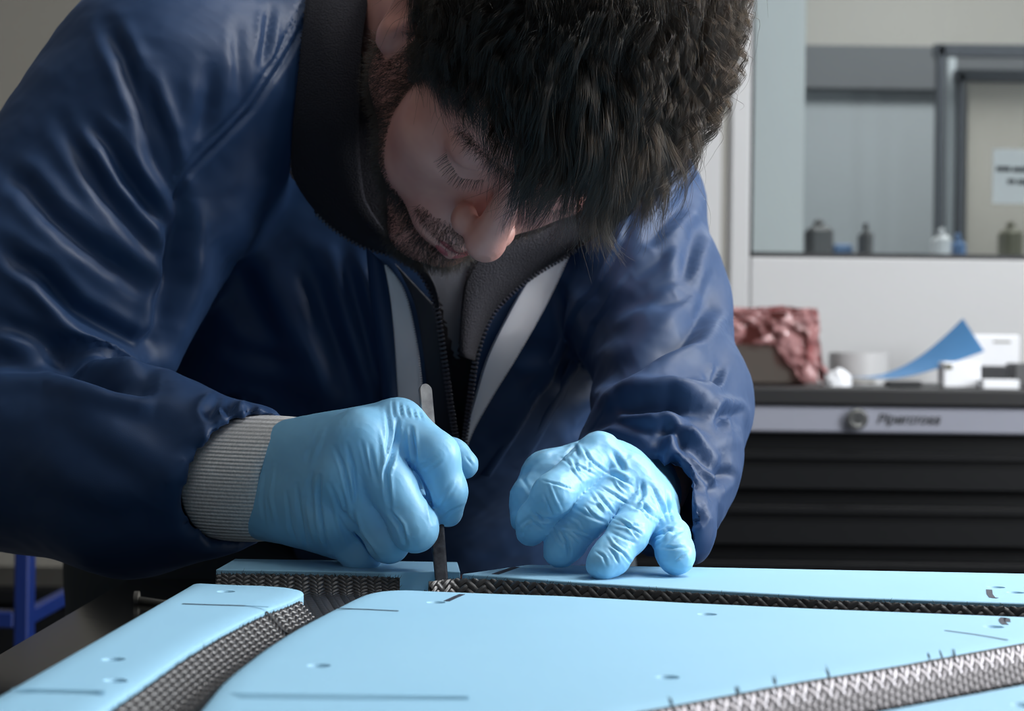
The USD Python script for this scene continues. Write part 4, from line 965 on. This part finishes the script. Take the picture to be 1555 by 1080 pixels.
def teeth(line, pitch, size, off, mat, parent, lab):
    pts = spline(line, 1200); P3 = surf(pts[:, 0], pts[:, 1], off=off); s = np.r_[0, np.cumsum(np.linalg.norm(np.diff(P3, axis=0), axis=1))]
    ms = []
    for u in np.arange(pitch, s[-1], pitch):
        i = np.searchsorted(s, u); t = unit(P3[min(i + 8, 1199)] - P3[max(i - 8, 0)]); o = unit(EYE - P3[i]); a = unit(np.cross(t, o)); o = np.cross(a, t)
        ms.append(orient_box(P3[i] + o * size[2] * .4, [t, a, o], size, .0004))
    tp = tube(P3[::12] - 0, .0011, 6)
    z = obj('zip_tape', tp, 'fleece' if mat == 'zip_dark' else 'zip_white', parent, True)
    obj('zip_teeth', cat(*ms), mat, z, kind='stuff', label=lab)
teeth(ZL[3:], .0030, (.0017, .0046, .0020), .0055, 'zip_dark', fj, 'dark moulded zip teeth')
teeth(ZR, .0030, (.0017, .0046, .0020), .0055, 'zip_dark', fj, 'dark moulded zip teeth')
tl = ([(580, 402), (590, 450), (597, 520), (602, 600), (606, 660)], [(584, 402), (612, 440), (628, 500), (637, 560), (642, 620), (644, 670)])
trr = ([(803, 422), (770, 480), (737, 550), (722, 600), (708, 650), (700, 690)], [(864, 386), (830, 460), (782, 545), (745, 605), (715, 660), (703, 692)])
for (l, r), lb in ((tl, 'left white zip tape'), (trr, 'right white zip tape')):
    zt_ = obj('white_tape', band(l, r, 60, 8, .0045, .0012, .0012), 'zip_white', jk, True, label=lb)
    ed = np.array(r) + [0.5, 0]
    pts_ = spline(ed, 900); P3 = surf(pts_[:, 0], pts_[:, 1], off=.0058); s_ = np.r_[0, np.cumsum(np.linalg.norm(np.diff(P3, axis=0), axis=1))]
    obj('zip_teeth', cat(*[orient_box(P3[i], np.eye(3), (.0016, .0016, .0009), .0003) for i in np.searchsorted(s_, np.arange(.001, s_[-1], .0017))]), 'zip_white', zt_, kind='stuff')
    lf = spline(np.array(l) + [1.5, 0], 60); obj('stitching', tube(surf(lf[:, 0], lf[:, 1], off=.0062), .0004, 6), 'thread', zt_, True)
for L_ in ([(955, 334), (945, 370), (924, 409), (885, 473), (851, 549), (800, 635), (745, 725)], [(962, 408), (925, 460), (898, 498), (884, 545), (850, 610), (815, 672)]):
    obj('placket_flap', band([(x - 16, y - 4) for x, y in L_], L_, 60, 6, .0015, .0012, .0010, .0035), 'jacket_nylon', jk, True)
# folded edge of each front beside its tape
obj('front_edge', band([(556, 376), (562, 450), (572, 520), (580, 600), (588, 680)], [(583, 400), (592, 450), (599, 520), (604, 600), (608, 670)], 50, 8, .0052, .0016, .0035), 'jacket_nylon', jk, True)
# ---- trousers
def trouser_sdf(p):
    d = cap(p, P(690, 960, 1.685), P(690, 1010, 1.69), .135, .13)
    d = smin(d, cap(p, P(290, 860, 1.60) , np.array([-.235, 1.60, .07]), .105, .07), .05)
    d = smin(d, cap(p, P(800, 860, 1.68), np.array([.03, 1.68, .07]), .095, .07), .05)
    return d
tr_ = mesh_sdf(trouser_sdf, (-.40, 1.42, .02), (.26, 1.84, .99), .009)
obj('trousers', relax(tr_, 6), 'trouser_cloth', person, True, label='dark trousers')
for fx, fy in ((-.235, 1.60), (.03, 1.68)):
    sh = trimesh.creation.icosphere(3, 1.0); v = np.array(sh.vertices) * [.048, .135, .05]; v[:, 2] = np.maximum(v[:, 2], -.035); sh.vertices = v + [fx, fy - .07, .036]
    obj('shoe', sh, 'black_steel', person, True)

# ---- gloved hands
def chain(p, joints, k):
    d = None
    for (a, b) in zip(joints[:-1], joints[1:]):
        c = cap(p, P(*a[:3]), P(*b[:3]), a[3], b[3]); d = c if d is None else smin(d, c, k)
    return d
RW = [(395, 706, 1.096, .0195), (398, 752, 1.096, .0195)]
r_index = [(603, 652, 1.046, .0168), (662, 692, 1.032, .0122), (679, 746, 1.034, .0104), (680, 778, 1.040, .0084)]
r_mid = [(548, 668, 1.032, .0168), (594, 738, 1.022, .0122), (630, 803, 1.019, .0119), (642, 772, 1.058, .0105)]
r_ring = [(528, 725, 1.032, .0158), (560, 778, 1.034, .0114), (590, 823, 1.032, .0109), (606, 792, 1.066, .010)]
r_little = [(506, 785, 1.044, .0150), (530, 822, 1.052, .0104), (549, 844, 1.051, .0100), (572, 826, 1.074, .009)]
r_thumb = [(540, 690, 1.10, .018), (640, 690, 1.088, .0125), (684, 694, 1.076, .0098), (705, 706, 1.068, .0082)]
def fist_sdf(p):
    b = None
    for w, m in ((RW[0], r_index[0]), (RW[0], r_mid[0]), (RW[1], r_ring[0]), (RW[1], r_little[0])):
        c = cap(p, P(*w[:3]), P(*m[:3]), w[3], m[3]); b = c if b is None else smin(b, c, .012)
    b = smin(b, cap(p, P(360, 728, 1.106), P(410, 728, 1.096), .022, .024), .012)
    b = smin(b, cap(p, P(405, 762, 1.096), P(520, 803, 1.062), .019, .0175), .012)
    b = smin(b, cap(p, P(420, 725, 1.10), P(590, 735, 1.085), .026, .022), .012)
    th = chain(p, r_thumb, .006); b = smin(b, th, .008)
    fs = [chain(p, f, .005) for f in (r_index, r_mid, r_ring, r_little)]
    g = fs[0]
    for x in fs[1:]: g = smin(g, x, .0016)
    # fingers melt into the back of the hand near the knuckles only
    return smin(b, g, .0032)
def z2(*pts): return [(300 + x / 3.177, 560 + y / 3.177) for x, y in pts]
gm = mesh_sdf(fist_sdf, P(345, 875, .995) + [-.012, 0, -.012], P(735, 595, 1.15) + [.012, .0, .01], .0019)
gm = relax(gm, 5); gm = split_faces(gm); gm = relax(gm, 4)
gl_folds = [
 (z2((965, 240), (960, 330), (935, 430), (910, 500), (915, 590), (930, 690)), 3.2, -.0022), (z2((1030, 285), (1042, 380), (1050, 460)), 3, -.0022), (z2((910, 190), (925, 300), (915, 430)), 3, -.0010),
 (z2((720, 360), (750, 480), (765, 600), (760, 690)), 3, -.0013), (z2((665, 380), (700, 470), (730, 590), (755, 700)), 3, -.0012), (z2((590, 520), (585, 640), (600, 760), (630, 880)), 3, -.0016),
 (z2((640, 560), (690, 680), (760, 780), (830, 870)), 3, -.0014), (z2((830, 370), (850, 480), (870, 560)), 3, -.0010), (z2((480, 560), (490, 680), (510, 780), (530, 880)), 3, -.0010), (z2((790, 350), (830, 520)), 2.5, -.0008),
 (z2((430, 600), (450, 760), (480, 850)), 3, -.0008), (z2((740, 690), (775, 790), (860, 915)), 3.4, -.0024), (z2((925, 690), (980, 760), (1005, 850)), 3, -.0020), (z2((1045, 480), (1110, 600), (1140, 740)), 3, -.0018),
 (z2((940, 150), (948, 240)), 2, -.0007), (z2((975, 160), (985, 240)), 2, -.0008), (z2((1005, 175), (1020, 235)), 2, -.0007), (z2((1040, 195), (1052, 240)), 2, -.0007), (z2((1068, 205), (1085, 245)), 2, -.0006),
 (z2((1060, 480), (1110, 450), (1160, 415)), 2, -.0006), (z2((1085, 505), (1130, 475), (1175, 445)), 2, -.0006), (z2((1140, 690), (1195, 620), (1245, 540)), 2.4, .0007), (z2((1160, 740), (1220, 690), (1280, 660)), 2, -.0005),
 (z2((700, 590), (720, 700), (790, 830)), 2.6, -.0009), (z2((560, 420), (540, 560), (560, 700)), 4, -.0006), (z2((610, 300), (560, 420), (540, 540)), 4, .0006), (z2((650, 640), (680, 760), (720, 860)), 2.6, .0008), (z2((520, 640), (545, 760), (575, 860)), 3, .0008), (z2((880, 300), (900, 420), (890, 540)), 2.4, .0006),
 (z2((1290, 420), (1330, 470)), 2, -.0005), (z2((330, 500), (310, 640), (330, 780)), 3, -.0006), (z2((370, 470), (350, 620), (380, 780)), 3, .0005),
]
gm = sculpt(gm, gl_folds); gm = puff(gm, lambda v: .00035 * (meshkit.fbm(v * [120, 120, 60], 3, 4) - .5) * 2)
glove1 = obj('glove', gm, 'glove_nitrile', person, True, label='light blue glove closed in a fist around the blade')
# cuff of ribbed knit
def ring_pts(c, r, ax, up, n=72):
    u = unit(up - ax * (up @ ax)); w = np.cross(ax, u); a = np.linspace(0, 2 * np.pi, n); return c + r * (np.cos(a)[:, None] * u * 1.0 + np.sin(a)[:, None] * w)
rows = []
c0, c1 = P(335, 727, 1.116), P(464, 727, 1.082); ax = unit(c1 - c0); tilt = unit(unit(c1 - c0) + np.array([.10, -.55, -.38]))
for t in np.linspace(0, 1, 30):
    a_ = unit(ax * (1 - t) + tilt * t); r_ = .0355 - .0008 * t + .0016 * math.sin(math.pi * t) - (.0018 if t > .97 else 0)
    rows.append(ring_pts(c0 + (c1 - c0) * t, r_ * (1 + .0), a_, np.array([0, 0, 1.0])))
Gc = np.array(rows); inn = Gc - (Gc - Gc.mean(1, keepdims=True)) * .07
obj('knit_cuff', slab(Gc, inn - Gc), 'knit', person, True, label='grey ribbed knit cuff')

l_index = [(910, 691, 1.058, .0122), (840, 751, 1.026, .0103), (813, 791, 1.034, .0092), (806, 806, 1.042, .0082)]
l_mid = [(955, 724, 1.058, .0128), (893, 784, 1.032, .0106), (863, 818, 1.033, .0101), (851, 836, 1.034, .0093)]
l_ring = [(986, 760, 1.055, .0118), (953, 813, 1.022, .0100), (929, 844, 1.012, .0094), (915, 857, 1.007, .0086)]
l_little = [(1004, 800, 1.062, .0108), (1018, 815, 1.040, .0096), (1025, 838, 1.026, .0094), (1028, 848, 1.021, .0088)]
l_thumb = [(900, 712, 1.115, .018), (832, 725, 1.102, .0140), (806, 758, 1.090, .0105), (798, 788, 1.084, .0085)]
LW = [(976, 752, 1.145, .022), (950, 730, 1.140, .022)]
def open_sdf(p):
    b = None
    for w, m in ((LW[1], l_index[0]), (LW[1], l_mid[0]), (LW[0], l_ring[0]), (LW[0], l_little[0])):
        c = cap(p, P(*w[:3]), P(*m[:3]), w[3] * .8, m[3]); b = c if b is None else smin(b, c, .010)
    b = smin(b, cap(p, P(966, 745, 1.140), P(985, 738, 1.18), .023, .022), .012)
    b = smin(b, cap(p, P(925, 716, 1.098), P(985, 770, 1.094), .013, .012), .010)
    b = smin(b, chain(p, l_thumb, .007), .012)
    fs = [chain(p, f, .005) for f in (l_index, l_mid, l_ring, l_little)]; g = fs[0]
    for x in fs[1:]: g = smin(g, x, .0014)
    return smin(b, g, .0030)
gm2 = mesh_sdf(open_sdf, P(770, 905, .980) + [-.012, 0, -.012], P(1065, 640, 1.20) + [.016, 0, .012], .0018)
gm2 = relax(gm2, 5); gm2 = split_faces(gm2); gm2 = relax(gm2, 4)
wf = []; wr = np.random.default_rng(3)
for ch, rows_ in ((l_index, 11), (l_mid, 13), (l_ring, 12), (l_little, 6)):
    c = spline(np.array(ch)[:, :2], 60); t = np.gradient(c, axis=0); t /= np.linalg.norm(t, axis=1, keepdims=True); nn = np.stack([-t[:, 1], t[:, 0]], 1)
    for k in range(rows_):
        i = int(wr.uniform(4, 58)); hw = wr.uniform(10, 26); sk = wr.uniform(-12, 12); o_ = wr.uniform(-10, 10)
        a, m_, b = c[i] + nn[i] * (o_ - hw) + t[i] * sk, c[i] + nn[i] * o_ + t[i] * wr.uniform(-5, 5), c[i] + nn[i] * (o_ + hw) - t[i] * sk
        wf.append(([a, m_, b], wr.uniform(1.5, 2.4), wr.choice([-.0009, -.0007, .0007])))
def z3(*pts): return [(720 + x / 3.534, 620 + y / 3.534) for x, y in pts]
wf += [(z3((500, 250), (545, 215), (560, 260)), 3, -.0016), (z3((720, 350), (770, 365), (830, 395)), 3.2, -.0022), (z3((860, 530), (910, 535), (970, 580)), 3, -.002), 
       (z3((740, 230), (790, 310), (800, 340)), 4, -.0014), (z3((900, 400), (905, 470), (870, 520)), 3, -.0016), (z3((950, 420), (1000, 520), (1040, 620)), 3, -.0014), (z3((1030, 420), (1040, 540), (1060, 620)), 2.6, -.0012), (z3((1000, 700), (1040, 660), (1100, 660)), 2.6, -.0016),
       (z3((320, 560), (360, 590), (420, 600)), 3, -.0018), (z3((240, 660), (290, 620), (340, 600)), 3, .0012), (z3((460, 660), (500, 720), (510, 800)), 3, -.0014), (z3((250, 330), (360, 260), (480, 200)), 4, .0006), (z3((300, 450), (260, 380), (300, 320)), 3, -.0006)]
gm2 = sculpt(gm2, wf); gm2 = puff(gm2, lambda v: .0009 * (1 - np.abs(meshkit.fbm(v * [85, 85, 85], 3, 14) - .5) * 4) * .6)
glove2 = obj('glove', gm2, 'glove_nitrile', person, True, label='crinkled light blue glove with spread fingers resting on the foam')

# ---- the blade in the fist
top_, bot_ = P(645, 584, 1.062), P(671, 886, 1.0235)
ax_ = unit(bot_ - top_); sd_ = unit(np.cross(ax_, FW)); sd_ = -sd_ if sd_[0] < 0 else sd_
rot = Rotation.from_rotvec(ax_ * math.radians(-24)); sd_ = rot.apply(sd_); th_ = np.cross(ax_, sd_); L_ = np.linalg.norm(bot_ - top_)
def bar(u0, u1, w0, w1, th, round_top=False):
    us = u0 + (u1 - u0) * np.linspace(0, 1, 60) ** (2.2 if round_top else 1); w = np.interp(us, [u0, u1], [w0, w1])
    if round_top: w = w * np.sqrt(np.clip(1 - (1 - np.clip((us - u0) / (w0 * .5), 0, 1)) ** 2, .02, 1))
    ks = np.array([-1, -.86, -.5, 0, .5, .86, 1]); prof = np.array([.55, 1, 1, 1, 1, 1, .55])
    G = top_ + ax_ * us[:, None, None] + sd_ * (w[:, None, None] / 2 * ks[None, :, None]) - th_ * (th / 2 * prof)[None, :, None]
    return slab(G, th_ * (th * prof)[None, :, None])
sk = thing('steel_scraper', 'slim steel scraper with a rounded end gripped in the gloved fist', 'scraper', bot_)
obj('handle', bar(0, L_ * .70, .0076, .0076, .0026, True), 'steel', sk, 40, label='bright rounded steel handle')
obj('blade', bar(L_ * .68, L_, .0082, .0072, .0016), 'steel_dark', sk, 40, label='dark flat blade')
